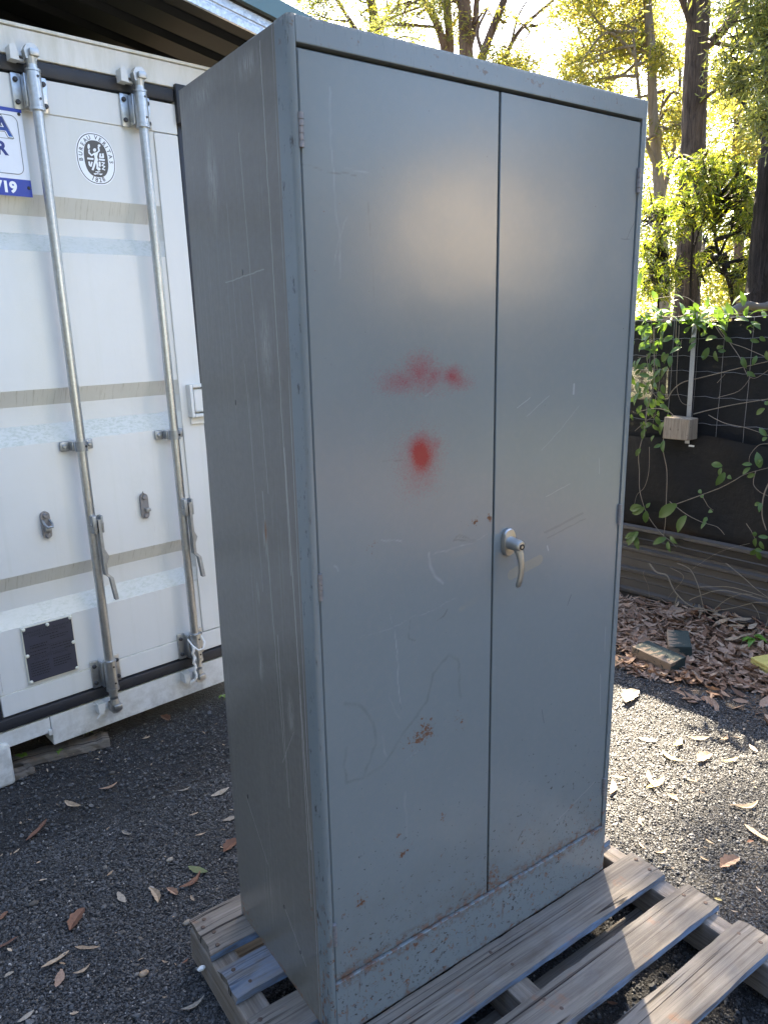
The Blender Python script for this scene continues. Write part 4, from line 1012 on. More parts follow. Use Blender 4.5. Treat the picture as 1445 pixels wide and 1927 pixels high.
# ================================================================== FENCE
FM = np.eye(4); FM[:3, 0] = FV; FM[:3, 1] = -FO; FM[:3, 2] = (0, 0, 1); FM[:3, 3] = F0; FM = Matrix(FM.tolist())   # local x along, y away from the yard, z up
V0, V1 = -2.4, 4.2
def fence():
    t = thing('wire_fence', 'wire mesh fence backed with black shade cloth above brown sheet steel', 'fence', mat=FM)
    def grid(name, mat, z0f, z1f, nv, nz, offf):
        vs = []
        for i in range(nv + 1):
            v = V0 + (V1 - V0) * i / nv
            for j in range(nz + 1):
                f = j / nz; z = z0f(v) + (z1f(v) - z0f(v)) * f; vs.append((v, offf(v, z), z))
        k = nz + 1
        b = MB(); b.add(vs, [(i * k + j, (i + 1) * k + j, (i + 1) * k + j + 1, i * k + j + 1) for i in range(nv) for j in range(nz)]); return b.build(name, mat, t, 180)
    grid('shade_cloth', M_SHADE, lambda v: .95, lambda v: 1.655 + .012 * math.sin(v * 9) + .006 * math.sin(v * 31), 160, 14, lambda v, z: .012 + .008 * math.sin(v * 7 + z * 5))
    grid('weed_mat', M_TARP, lambda v: .25, lambda v: 1.005 + .03 * math.sin(v * 3.4 + .3) - .01 * math.sin(v * 11), 200, 30,
         lambda v, z: -.035 - .03 * math.sin(v * 5.2 + z * 3.1) * (1.05 - z) - .010 * math.sin(v * 13 - z * 8) + max(0, .5 - z) * .28)
    # wires
    for z in (1.668, 1.555, 1.458, 1.380, 1.255, 1.113, .99):
        pts = []
        for i in range(140):
            v = V0 + (V1 - V0) * i / 139; pts.append((v, -.008, z + .004 * math.sin(v * 44.9) + .010 * math.sin(v * 1.7 + z * 9)))
        b = MB(); b.tube(pts, .0014 if z < 1.6 else .0022, 5); b.build('wire', M_WIRE, t, 60)
    me = None; v = V0 + .07
    while v < V1:
        if me is None:
            b = MB(); b.tube([(0, 0, .97), (.003, 0, 1.1), (0, -.001, 1.3), (.003, 0, 1.67)], .0014, 5); me = b.mesh('wire', M_WIRE, 60)
        o = link('wire', me, t); o.location = (v + random.uniform(-.006, .006), -.011, 0); v += .1418
    for vp, ztop in ((.528, 1.714), (-1.9, 1.71), (2.9, 1.71)):
        b = MB(); b.prism([(-.013, -.02), (.013, -.02), (.013, -.017), (.002, -.017), (.002, .008), (-.002, .008), (-.002, -.017), (-.013, -.017)], ztop - .99, lambda a, c, d: (vp + a - .010 * (1 - d / .7), c - .016, d + .99)); b.build('post', M_GALVD, t)
    # sheet steel at the foot
    for (a0, a1, dy) in ((V0, .479, -.062), (.46, V1, -.055)):
        prof = [(0.0, 0)]
        z = -.06
        prof = []
        while z < .345:
            prof += [(z, 0), (z + .045, 0), (z + .050, -.004), (z + .056, 0), (z + .094, 0), (z + .104, -.022), (z + .122, -.022), (z + .132, 0)]; z += .132
        prof += [(.352, 0), (.356, -.006)]
        nv = 14; vs = []
        for i in range(nv + 1):
            v = a0 + (a1 - a0) * i / nv
            for (zz, yy) in prof: vs.append((v, dy + yy - .02 * (zz - .15) * 0 + .004 * math.sin(v * 3), zz + .006 * math.sin(v * 2.2)))
        k = len(prof); b = MB(); b.add(vs, [(i * k + j, (i + 1) * k + j, (i + 1) * k + j + 1, i * k + j + 1) for i in range(nv) for j in range(k - 1)]); b.build('sheet', M_SHEET, t, 20)
    b = MB(); b.box(.452, .482, -.09, -.085, .983, .992); b.build('cloth_clip', simple('pale_clip', (.6, .58, .52), .6), t)
fence()
b = MB(); b.box(.466, .616, -.135, -.03, 1.022, 1.140, .004, .003); o = b.build('timber_block', M_BLOCK, None, 30); o.matrix_world = FM
tag(o, 'weathered square timber block on the fence below the steel post', 'timber block')

# ------------------------------------------------------------------ leaves
def leaf_blade(b, base, tip, width, up, fold=.18, bend=.12, n=5):
    base = np.array(base, float); tip = np.array(tip, float); ax = tip - base; L = np.linalg.norm(ax); ax /= L
    up = np.array(up, float); up -= ax * (up @ ax); up /= np.linalg.norm(up) + 1e-9; sd = np.cross(ax, up); vs = []
    for i in range(n + 1):
        f = i / n; wv = width * (math.sin(math.pi * min(.04 + f * .96, 1)) ** .75) * (1.1 - .25 * f) / 2 + .0004
        c = base + ax * L * f + up * L * bend * (4 * f * (1 - f)) * .5 - up * L * bend * f * f
        vs += [c - sd * wv + up * wv * fold * 2, c, c + sd * wv + up * wv * fold * 2]
    b.add(vs, [(3 * i + j, 3 * i + j + 1, 3 * i + 4 + j, 3 * i + 3 + j) for i in range(n) for j in range(2)])

def vines():
    S = 305 / 1013.0; c5 = lambda x, y: (1140 + x * S, 540 + y * S)
    S6 = 345 / 1231.0; c6 = lambda x, y: (1100 + x * S6, 1060 + y * S6)
    r = random.Random(11)
    def mk(label): return thing('climbing_vine', label, 'vine', group='vines on the fence', mat=FM)
    def stem(t, pts, conv, off, rad, name='stem'):
        P = []
        for i, p in enumerate(pts):
            px, py = conv(*p); v, z = fl(px, py, off); P.append((v, -off + r.uniform(-.008, .008), z))
        Q = []
        for i in range(len(P) - 1):                 # smooth
            p0, p1, p2, p3 = [np.array(P[max(0, min(len(P) - 1, i + k))]) for k in (-1, 0, 1, 2)]
            for s in np.linspace(0, 1, 5, endpoint=False):
                Q.append(.5 * ((2 * p1) + (-p0 + p2) * s + (2 * p0 - 5 * p1 + 4 * p2 - p3) * s * s + (-p0 + 3 * p1 - 3 * p2 + p3) * s ** 3))
        Q.append(np.array(P[-1])); b = MB(); b.tube(Q, [.82 * rad * (1 - .45 * i / len(Q)) for i in range(len(Q))], 6); b.build(name, M_VSTEM, t, 60)
    def leaves(t, lst, off):
        for (x0, y0, x1, y1) in lst:
            a = fl(*c5(x0, y0), off); e = fl(*c5(x1, y1), off); L = math.hypot(a[0] - e[0], a[1] - e[1])
            d = r.uniform(-.02, .03)
            b = MB(); leaf_blade(b, (a[0], -off, a[1]), (e[0], -off - d, e[1]), max(.022, L * .46), (r.uniform(-.5, .5), -1, .35 + r.uniform(-.3, .3)), .12, .14); b.build('leaf', M_VLEAF, t, 60)
    top = mk('leafy green vine heaped along the top wire of the fence')
    for pts, rad in (([(385, 700), (420, 640), (480, 595), (600, 565), (740, 530), (860, 500), (1013, 465)], .0040), ([(545, 795), (640, 770), (800, 735), (1013, 700)], .0042), ([(440, 200), (440, 330), (452, 400), (470, 330)], .003), ([(660, 200), (740, 330), (860, 380), (1000, 440)], .003), ([(455, 240), (450, 420), (445, 620), (470, 720), (530, 740)], .0025), ([(700, 250), (830, 430), (880, 540), (930, 570), (1013, 520)], .0025), ([(215, 150), (400, 190), (600, 160), (780, 170), (1000, 150)], .0035), ([(220, 120), (330, 70), (480, 60), (560, 110)], .0022), ([(690, 600), (740, 545)], .002), ([(700, 690), (830, 650), (900, 570)], .0022)):
        stem(top, pts, c5, .03, rad)
    leaves(top, [(560, 320, 500, 350), (560, 350, 520, 400), (590, 300, 640, 290), (620, 330, 700, 310), (640, 380, 600, 460), (690, 380, 740, 370), (680, 400, 690, 470), (740, 310, 780, 350), (700, 400, 740, 400), (850, 440, 875, 510), (940, 430, 920, 490), (900, 330, 950, 345), (960, 310, 990, 340), (1000, 400, 1013, 470), (880, 530, 930, 560), (890, 540, 870, 560), (760, 220, 740, 270), (520, 250, 480, 290), (560, 190, 545, 240), (650, 220, 660, 260), (600, 420, 620, 450)], .045)
    for k in range(150):
        d = r.random(); v = .93 - .78 * d ** 1.15; z = 1.665 + abs(r.gauss(0, .07)) * (1.2 - .7 * d) - r.random() * .06
        if d > .75 and r.random() < .6: continue
        off = r.uniform(-.10, .11); a = r.uniform(0, 6.283); L = r.uniform(.045, .095)
        dx, dy, dz = math.cos(a), r.uniform(-.7, .7), math.sin(a) * .7; q = math.sqrt(dx * dx + dy * dy + dz * dz)
        b = MB(); leaf_blade(b, (v, -off, z), (v + dx / q * L, -off + dy / q * L, z + dz / q * L), L * .45, (r.uniform(-.6, .6), r.uniform(-.8, .3), 1), .12, .15, 4); b.build('leaf', M_VLEAF, top, 60)
    for k in range(80):
        v = r.uniform(.66, .97); z = r.uniform(1.08, 1.66); off = r.uniform(.03, .10); a = r.uniform(3.3, 6.1); L = r.uniform(.035, .075)
        b = MB(); leaf_blade(b, (v, -off, z), (v + math.cos(a) * L, -off - r.uniform(-.02, .03), z + math.sin(a) * L), L * .44, (r.uniform(-.5, .5), -1, r.uniform(0, .6)), .12, .15, 4); b.build('leaf', M_VLEAF, top, 60)
    mid = mk('thin vine trailing down the black cloth by the cabinet edge to the ground')
    for pts, rad in (([(295, 250), (300, 400), (300, 600), (260, 760), (240, 900), (205, 1040), (205, 1150), (215, 1280), (260, 1420), (330, 1530), (400, 1590), (440, 1630)], .004), ([(420, 800), (380, 870), (355, 1000), (375, 1150), (375, 1320), (365, 1480), (360, 1560)], .0035), ([(430, 1360), (540, 1320), (700, 1260), (800, 1210), (870, 1170), (1013, 1130)], .0035), ([(400, 1340), (500, 1420), (600, 1470), (690, 1500), (735, 1550)], .0028), ([(270, 1000), (265, 1150), (240, 1250), (190, 1300), (180, 1360)], .0022), ([(600, 1310), (640, 1370), (670, 1395)], .002), ([(200, 780), (300, 760), (380, 770), (420, 800)], .003), ([(175, 560), (240, 600), (320, 690), (385, 700)], .0025), ([(250, 420), (270, 560), (310, 720), (290, 860)], .002), ([(340, 300), (310, 450), (330, 600), (300, 740)], .002), ([(180, 900), (260, 830), (330, 790)], .0022), ([(200, 440), (260, 430), (300, 380)], .002)):
        stem(mid, pts, c5, .085, rad)
    leaves(mid, [(260, 620, 230, 680), (310, 450, 340, 500), (270, 560, 215, 540), (320, 690, 355, 730), (290, 860, 330, 900), (260, 760, 300, 800), (215, 1010, 180, 1060), (330, 520, 300, 570), (255, 480, 215, 500), (440, 1360, 320, 1440), (500, 1430, 445, 1530), (375, 1570, 300, 1600), (385, 1590, 410, 1650), (400, 1560, 450, 1600), (250, 1400, 240, 1480), (240, 1380, 150, 1420), (220, 1370, 130, 1395), (250, 1380, 270, 1350), (200, 1540, 130, 1590), (190, 1560, 210, 1640), (180, 1540, 120, 1565), (200, 1530, 140, 1610), (365, 845, 315, 930), (400, 870, 410, 905), (300, 930, 275, 965), (240, 890, 225, 955), (235, 840, 245, 880), (360, 960, 365, 1030), (345, 985, 310, 1000), (385, 500, 325, 570), (400, 430, 410, 500), (390, 420, 330, 470), (470, 375, 410, 410), (430, 320, 475, 360), (420, 310, 350, 340), (290, 370, 320, 400), (280, 360, 205, 385), (280, 295, 200, 330), (300, 600, 330, 630), (350, 610, 360, 670), (200, 590, 205, 660), (250, 690, 270, 750), (595, 1290, 565, 1268), (600, 1300, 608, 1316), (640, 1400, 675, 1400), (630, 1440, 620, 1465), (625, 1470, 600, 1505), (725, 1120, 640, 1105), (720, 1130, 705, 1180), (740, 1160, 695, 1240), (760, 1180, 790, 1195), (310, 770, 270, 790), (380, 800, 410, 830)], .10)
    for pts, rad in (([(430, 0), (480, 60), (550, 80), (580, 150), (620, 210), (700, 280), (790, 310), (870, 325), (950, 370), (1000, 420)], .0055), ([(620, 0), (700, 40), (750, 120), (775, 200), (800, 330), (825, 410)], .0035), ([(620, 220), (600, 310), (620, 380), (660, 410)], .0035), ([(400, 50), (395, 80), (425, 150), (430, 230)], .002), ([(570, 30), (660, 90), (600, 180), (560, 230)], .002)):
        stem(mid, pts, c6, .13, rad, 'runner')
    rt = mk('bare looping vine stems with a few leaves over the lower sheet steel')
    for pts, rad in (([(1040, 1180), (990, 1290), (975, 1420), (1000, 1520)], .005), ([(930, 1150), (920, 1230), (960, 1280), (1013, 1310)], .003), ([(870, 1480), (910, 1530), (930, 1570)], .002), ([(1013, 980), (950, 990), (900, 1050), (890, 1100)], .0022), ([(640, 800), (740, 850), (870, 880), (1013, 930)], .0025), ([(540, 1760), (700, 1660), (900, 1600)], .0022)):
        stem(rt, pts, c5, .095, rad)
    for pts, rad in (([(700, 250), (740, 230), (900, 180), (1060, 210), (1190, 240)], .0035), ([(860, 320), (940, 250), (1040, 210), (1120, 215)], .003), ([(770, 160), (950, 160), (1100, 190), (1240, 240)], .003), ([(940, 0), (1050, 80), (1150, 170), (1240, 240)], .003), ([(880, 320), (1000, 300), (1140, 265), (1240, 270)], .0035), ([(1240, 350), (1200, 470), (1190, 490)], .003), ([(1120, 280), (1160, 320), (1175, 370)], .002)):
        stem(rt, pts, c6, .14, rad, 'runner')
    leaves(rt, [(960, 1130, 940, 1030), (970, 1100, 950, 1060), (910, 1110, 850, 1105), (900, 1130, 850, 1170), (930, 1170, 870, 1190), (950, 1100, 975, 1080), (990, 760, 925, 800), (1000, 930, 950, 880), (975, 960, 1005, 940), (960, 1350, 925, 1365), (965, 1350, 970, 1400), (925, 1530, 930, 1560), (935, 1570, 920, 1630), (950, 1560, 1010, 1570), (960, 1590, 985, 1640), (940, 1640, 890, 1680), (945, 1650, 955, 1715), (930, 1640, 975, 1650), (990, 720, 1013, 735)], .11)
vines()

# ================================================================== TREES
def build_leaves(centres, radii, counts, L, Wd, droop, seed):
    r = np.random.default_rng(seed); C = np.repeat(np.asarray(centres, float), counts, 0); R = np.repeat(np.asarray(radii, float), counts)
    n = len(C)
    # leaves sit in small sprays inside the clump
    nsp = np.maximum(2, np.asarray(counts) // 9); sp = []
    for c, rad, k, m in zip(centres, radii, nsp, counts):
        d = r.normal(size=(k, 3)); d /= np.linalg.norm(d, axis=1)[:, None]; q = np.array(c) + d * (rad * r.random((k, 1)) ** .55) * np.array([1, 1, .85])
        sp.append(q[r.integers(0, k, m)])
    P = np.concatenate(sp) + r.normal(size=(n, 3)) * (R * .26)[:, None]
    ax = r.normal(size=(n, 3)); ax[:, 2] = ax[:, 2] * .6 - droop; ax /= np.linalg.norm(ax, axis=1)[:, None]
    sd = np.cross(ax, r.normal(size=(n, 3))); sd /= np.linalg.norm(sd, axis=1)[:, None]
    l = (L * r.uniform(.6, 1.25, n))[:, None]; wv = l * Wd / L
    nm = np.cross(ax, sd)
    V = np.stack([P, P + ax * l * .45 + sd * wv * .5, P + ax * l + nm * l * .18, P + ax * l * .45 - sd * wv * .5], 1).reshape(-1, 3)
    F = np.arange(n * 4).reshape(n, 4); return V, F

def px_poly(pts, hd): return [at_dist(px, py, hd) for px, py in pts]
def smooth(P, k=6):
    Q = []
    for i in range(len(P) - 1):
        p0, p1, p2, p3 = [np.array(P[max(0, min(len(P) - 1, i + j))], float) for j in (-1, 0, 1, 2)]
        for s in np.linspace(0, 1, k, endpoint=False): Q.append(.5 * ((2 * p1) + (-p0 + p2) * s + (2 * p0 - 5 * p1 + 4 * p2 - p3) * s * s + (-p0 + 3 * p1 - 3 * p2 + p3) * s ** 3))
    Q.append(np.array(P[-1], float)); return Q
def rough_tube(b, P, R, n=14, seed=0, amp=.05):
    o = len(b.v); b.tube(P, R, n); r = np.random.default_rng(seed)
    for i in range(len(P)):
        for j in range(n):
            v = np.array(b.v[o + i * n + j]); c = np.array(P[i]); b.v[o + i * n + j] = tuple(c + (v - c) * (1 + r.uniform(-amp, amp)))

def tree(name, label, hd, trunk, r0, r1, barkm, limbs, clumps, folm, L=.095, Wd=.019, droop=.5, dens=330, twigs=True, seed=1, group='trees beyond the fence', cat='tree', jitter=.9, high=None):
    """trunk / limbs: pixel paths at horizontal distance hd; clumps: (px, py, radius in px, how dense)."""
    P = px_poly(trunk, hd); base = np.array(P[0]); base[2] = -.05
    if P[0][2] > .1: P = [base] + P
    t = thing(name, label, cat, tuple(P[0]), group); o0 = np.array(P[0]); r = np.random.default_rng(seed)
    Q = smooth(P, 8); R = [r0 + (r1 - r0) * (i / (len(Q) - 1)) for i in range(len(Q))]; R[0] *= 1.35; R[1] *= 1.15
    b = MB(); rough_tube(b, [q - o0 for q in Q], R, 16, seed, .06); b.build('trunk', barkm, t, 80)
    skel = list(Q)
    for (pts, ra, rb, dh) in limbs:
        q = smooth([at_dist(px, py, hd + dh * i / (len(pts) - 1)) for i, (px, py) in enumerate(pts)], 6)
        b = MB(); rough_tube(b, [x - o0 for x in q], [ra + (rb - ra) * i / (len(q) - 1) for i in range(len(q))], 8, seed + 3, .05); b.build('limb', barkm, t, 80); skel += q
    if clumps:
        C, RR, NN = [], [], []
        for (px, py, rp, dn) in clumps:
            d = hd + r.uniform(-jitter, jitter); c = at_dist(px, py, d); rad = rp * d / FPX; C.append(c); RR.append(rad); NN.append(max(8, int(dens * dn)))
        for (c, rad, k) in (high or []): C.append(np.array(c)); RR.append(rad); NN.append(k)
        V, F = build_leaves(C, RR, NN, L, Wd, droop, seed); link('crown', np_mesh('crown', V - o0, F, folm), t)
        if twigs:
            b = MB(); sk = np.array(skel)
            for c, rad in zip(C, RR):
                lowr = sk[sk[:, 2] < c[2] + .2]; lowr = lowr if len(lowr) else sk
                s = lowr[np.argmin(np.linalg.norm(lowr - c, axis=1))]; m = (s + c) / 2 + r.normal(size=3) * rad * .35; m[2] += .15 * rad
                q = smooth([s, m, c], 5); b.tube([x - o0 for x in q], [max(.006, .022 * (1 - i / len(q)) + .006) for i in range(len(q))], 5)
                for k in range(4):
                    e = c + r.normal(size=3) * rad * .55; q = smooth([m * .4 + c * .6, (m + e) / 2 + r.normal(size=3) * rad * .15, e], 4); b.tube([x - o0 for x in q], [.008 * (1 - .6 * i / len(q)) for i in range(len(q))], 4)
            b.build('branches', barkm, t, 80)['kind'] = 'stuff'
    return t

def rnd_clumps(seed, x0, x1, y0, y1, n, r0, r1, d0=.7, d1=1.2):
    r = random.Random(seed); return [(r.uniform(x0, x1), r.uniform(y0, y1), r.uniform(r0, r1), r.uniform(d0, d1)) for _ in range(n)]

def high_crown():
    """clumps of the tall tree's upper crown, between the sun and the near end of the yard"""
    r = np.random.default_rng(31); out = []; s = np.array(SDIR)
    for k in range(262):
        g = np.array([r.uniform(-.2, 3.6), r.uniform(-3.0, .45), 0.0])
        if g[1] > (.0 if g[0] < 1.25 else .09 - .75 * (g[0] - 1.4)): continue
        out.append((g + s * r.uniform(12.0, 15.5), r.uniform(.28, .5), int(r.uniform(110, 200))))
    return out
canopy = high_crown()
def trees():
    tree('ironbark_tree', 'big rough-barked tree with one thick upswept limb behind the fence', 9.5, [(1290, 600), (1293, 540), (1299, 380), (1304, 250), (1309, 120), (1314, 0), (1320, -160), (1326, -420)], .150, .105, M_BARK,
         [([(1318, 92), (1345, 72), (1372, 40), (1392, 0), (1420, -70), (1450, -200)], .055, .03, .3), ([(1392, 0), (1405, 30), (1440, 40)], .02, .012, .2), ([(1318, 100), (1260, -60), (1200, -160)], .04, .02, -.5)],
         rnd_clumps(21, 1180, 1560, -420, -40, 26, 50, 90) + rnd_clumps(22, 1340, 1470, 0, 150, 7, 22, 40, .3, .5), M_FOL_OLIVE, seed=2, dens=330, high=canopy)
    tree('ironbark_tree', 'dark leaning trunk rising close behind the fence at the picture edge', 6.9, [(1438, 600), (1444, 540), (1454, 420), (1466, 300), (1478, 180), (1490, 0), (1510, -300)], .170, .125, M_BARKB,
         [([(1470, 330), (1440, 270), (1420, 230), (1395, 190)], .035, .012, .5), ([(1478, 290), (1448, 200), (1440, 120), (1436, 60)], .028, .012, .6), ([(1490, 170), (1440, 90), (1410, 60)], .025, .010, .5)],
         rnd_clumps(23, 1370, 1500, 90, 270, 14, 26, 46, .5, .8) + rnd_clumps(24, 1380, 1600, -260, 60, 12, 50, 80), M_FOL_OLIVE, seed=3, dens=520, L=.07, Wd=.013)
    tree('gum_tree', 'slim pale-barked gum tree between the cabinet and the big trunk', 12.5, [(1248, 590), (1246, 520), (1243, 430), (1237, 320), (1228, 210), (1224, 90), (1216, -20), (1210, -200)], .105, .05, M_BARKP,
         [([(1243, 380), (1262, 300), (1275, 220), (1280, 120)], .04, .02, .6), ([(1240, 330), (1210, 250), (1200, 160), (1190, 60)], .035, .015, -.6), ([(1258, 300), (1240, 240), (1250, 170)], .02, .01, .3)],
         rnd_clumps(25, 1060, 1290, -20, 190, 26, 26, 48, .7, 1.1) + rnd_clumps(26, 1225, 1290, 190, 300, 6, 20, 34, .4, .6) + rnd_clumps(36, 1050, 1290, -200, -20, 10, 50, 80), M_FOL_YEL, seed=4, dens=405, L=.10)
    tree('gum_tree', 'slender two-stemmed gum showing above the middle of the cabinet', 17.0, [(842, 260), (842, 140), (836, 90), (822, 45), (796, -5), (770, -60), (740, -200)], .10, .055, M_BARKR,
         [([(842, 130), (846, 80), (840, 0), (838, -120)], .10, .07, .2), ([(844, 60), (862, 30), (876, 10)], .04, .025, .2)],
         rnd_clumps(27, 690, 860, -40, 70, 14, 22, 44, .4, .8) + rnd_clumps(37, 640, 860, -220, -40, 12, 60, 90), M_FOL_OLIVE, seed=5, dens=320)
    tree('gum_tree', 'straight grey-brown gum trunk beside the slender two-stemmed one', 16.0, [(877, 280), (877, 110), (875, 40), (873, -20), (870, -300)], .155, .11, M_BARKR,
         [([(880, 100), (892, 50), (897, 0), (905, -120)], .07, .05, .3)], rnd_clumps(28, 820, 960, -10, 60, 8, 20, 36, .25, .45) + rnd_clumps(38, 820, 980, -240, -50, 10, 55, 85), M_FOL_YEL, seed=6, dens=405)
    tree('gum_tree', 'open-branched gum with a forked limb against the bright sky', 15.0, [(905, 300), (905, 130), (912, 95), (930, 45), (948, 0), (966, -60), (990, -220)], .095, .05, M_BARKR,
         [([(940, 150), (952, 105), (972, 65), (1000, 35), (1035, 5), (1080, -40)], .05, .018, .2), ([(985, 52), (1010, 48), (1035, 40)], .018, .008, .1), ([(960, 90), (975, 30), (1000, -10)], .025, .012, .2), ([(908, 100), (898, 60), (915, 20)], .04, .02, .2)],
         rnd_clumps(29, 890, 1010, 90, 175, 12, 22, 40, .7, 1.0) + rnd_clumps(30, 930, 1010, 20, 90, 5, 16, 26, .18, .3) + rnd_clumps(39, 900, 1080, -260, -90, 7, 50, 70), M_FOL_YEL, seed=7, dens=432)
    tree('gum_tree', 'dense olive-leaved tree above the teal roof edge', 19.0, [(700, 260), (698, 120), (704, 40), (690, -40), (680, -200)], .15, .08, M_BARKR,
         [([(700, 100), (660, 40), (620, -20)], .06, .03, .4), ([(700, 60), (740, 20), (770, -30)], .05, .02, .3)],
         rnd_clumps(31, 570, 800, -30, 110, 34, 24, 46, .7, 1.1) + rnd_clumps(40, 540, 800, -260, -40, 14, 60, 100), M_FOL_OLIVE, seed=8, dens=320)
    tree('gum_tree', 'pale gum with a drooping crown past the slim one', 18.0, [(1150, 400), (1150, 260), (1142, 140), (1130, 40), (1120, -60), (1110, -240)], .10, .05, M_BARKP,
         [([(1145, 170), (1170, 100), (1185, 20)], .04, .02, .3), ([(1142, 150), (1100, 90), (1080, 30)], .04, .015, .3)],
         rnd_clumps(32, 1030, 1250, 0, 230, 28, 26, 48, .6, 1.0), M_FOL_YEL, seed=9, dens=445)
    tree('gum_tree', 'reddish-stemmed tree between the dark trunks', 13.0, [(1386, 610), (1388, 560), (1390, 470), (1388, 400), (1384, 300), (1390, 180)], .095, .05, M_BARKR,
         [([(1389, 440), (1410, 380), (1420, 300)], .035, .015, .4)], rnd_clumps(33, 1335, 1440, 120, 330, 13, 18, 32, .5, .8), M_FOL_YEL, seed=10, dens=391)
    # understorey
    tree('wattle_sapling', 'bright green wattle sapling in front of the big trunk', 7.6, [(1296, 660), (1298, 600), (1300, 500), (1306, 400), (1312, 310)], .016, .006, M_BARKB, [([(1300, 480), (1320, 420), (1340, 380)], .010, .005, .2)],
         rnd_clumps(41, 1262, 1350, 290, 420, 30, 12, 24, .6, 1.0), M_FOL_WAT, .070, .010, .7, 150, True, 11, 'saplings behind the fence', 'sapling')
    tree('wattle_sapling', 'forked dark-stemmed sapling with drooping leaves left of the reddish tree', 8.0, [(1380, 640), (1377, 560), (1366, 515), (1352, 480), (1344, 440), (1342, 380)], .026, .010, M_BARKB, [([(1353, 482), (1364, 455), (1376, 430), (1384, 390)], .014, .007, .2), ([(1344, 420), (1330, 370), (1322, 330)], .010, .005, .2), ([(1366, 515), (1340, 500), (1322, 480)], .008, .004, .2)],
         rnd_clumps(42, 1315, 1425, 300, 430, 38, 12, 25, .6, 1.0) + rnd_clumps(43, 1320, 1420, 430, 540, 17, 10, 17, .3, .5), M_FOL_WAT, .070, .010, .7, 125, True, 12, 'saplings behind the fence', 'sapling')
    tree('wattle_sapling', 'low leafy sapling hugging the cabinet edge behind the fence', 8.0, [(1236, 660), (1238, 590), (1236, 500), (1244, 420)], .016, .006, M_BARKB, [],
         rnd_clumps(44, 1205, 1275, 380, 560, 38, 12, 24, .6, 1.0), M_FOL_WAT, .070, .010, .7, 150, True, 13, 'saplings behind the fence', 'sapling')
    tree('wattle_sapling', 'feathery sapling beside the leaning dark trunk', 8.4, [(1425, 660), (1424, 590), (1420, 500), (1414, 420), (1410, 340)], .016, .006, M_BARKB, [],
         rnd_clumps(45, 1385, 1450, 320, 560, 38, 12, 22, .6, 1.0), M_FOL_WAT, .070, .010, .7, 125, True, 14, 'saplings behind the fence', 'sapling')
trees()

def added_surroundings():
    spots = [(-8.5, 3.5), (-9.5, -1.5), (-8.0, -6.5), (-3.6, -10.5), (1.0, -12.0), (4.4, -12.2), (15.5, -11.0), (15.0, -2.0)]  # unseen trees added to darken what the cabinet reflects
    labs = ['bushy tree at the open side of the yard past the container', 'bushy tree at the far side of the yard level with the cabinet', 'tall bushy tree at the rear corner of the yard', 'bushy tree along the rear edge of the yard', 'round-topped tree along the rear edge near the cream shed', 'slim bushy tree just beside the cream shed', 'bushy tree past the cream shed', 'bushy tree at the end of the fence']
    r = np.random.default_rng(50)
    for (x, y), lab in zip(spots, labs):
        t = thing('bushy_tree', lab, 'tree', (x, y, 0), 'trees around the yard'); b = MB(); rough_tube(b, smooth([np.array([0, 0, -.1]), np.array([.1, 0, 2.]), np.array([0, .15, 4.5])], 5), [.2 - .012 * i for i in range(11)], 10, 4, .06); b.build('trunk', M_BARK, t, 60)
        C = [(r.normal(0, 1.2), r.normal(0, 1.2), r.uniform(.6, 6.4)) for _ in range(34)]; V, F = build_leaves(C, [1.0] * 34, [200] * 34, .34, .15, .4, int(x * 10 + 500)); link('crown', np_mesh('crown', V, F, M_FOL_YARD), t)
    r = np.random.default_rng(51); C, R, N = [], [], []
    for k in range(620):
        a = math.radians(r.uniform(105, 352)); d = r.uniform(14.5, 20); z = 9.5 * r.random() ** .9
        if abs(math.degrees(a) - 313) < 11 and z > 1.2: continue
        C.append((d * math.cos(a), -1 + d * math.sin(a), z)); R.append(r.uniform(.9, 1.6)); N.append(110)
    V, F = build_leaves(C, R, N, .46, .22, .3, 52); tag(link('yard_woods', np_mesh('yard_woods', V, F, M_FOL_YARD)), 'dense bushland closing the yard on the sides away from the fence', 'woods', kind='stuff')  # added ring of woods, blocks low sky and lowers the fill light
    t = thing('garden_shed', 'tall cream weatherboard shed with a low gable roof at the rear of the yard', 'shed', (8.9, -9.4, 0)); cream = simple('cream_shed_paint', (0.82, 0.68, 0.50), .6, 0, .05, 4)  # unseen sunlit shed added so the cabinet doors mirror a warm glow
    b = MB(); b.box(-1.7, 1.7, -2.6, 0, 0, 3.95); b.prism([(-1.7, 3.951), (1.7, 3.951), (0, 4.75)], 2.6, lambda a, c, d: (a, -d, c)); b.build('wall', cream, t)
    for sg in (-1, 1):
        b = MB(); b.prism([(sg * 0.0, 4.77), (sg * 1.95, 3.80), (sg * 1.95, 3.85), (sg * 0.0, 4.83)], 3.0, lambda a, c, d: (a, .2 - d, c)); b.build('roof_sheet', M_TEAL, t)
    b = MB(); b.box(-.45, .45, .002, .05, .02, 2.05, .01); b.build('door', M_TEAL, t)
def hedge():
    r = np.random.default_rng(61); C = [(7.4 + r.uniform(-2.6, 2.6) * .75, -8.0 - r.uniform(-2.6, 2.6) * .0 + r.normal(0, .25) , r.uniform(.1, 2.1)) for _ in range(60)]
    V, F = build_leaves(C, [.42] * 60, [150] * 60, .16, .09, .2, 62); o = link('hedge', np_mesh('hedge', V, F, M_FOL_YARD)); tag(o, 'dark clipped hedge in front of the cream shed', 'hedge')  # added to hide the shed's lower wall from the door reflection
hedge()
added_surroundings()
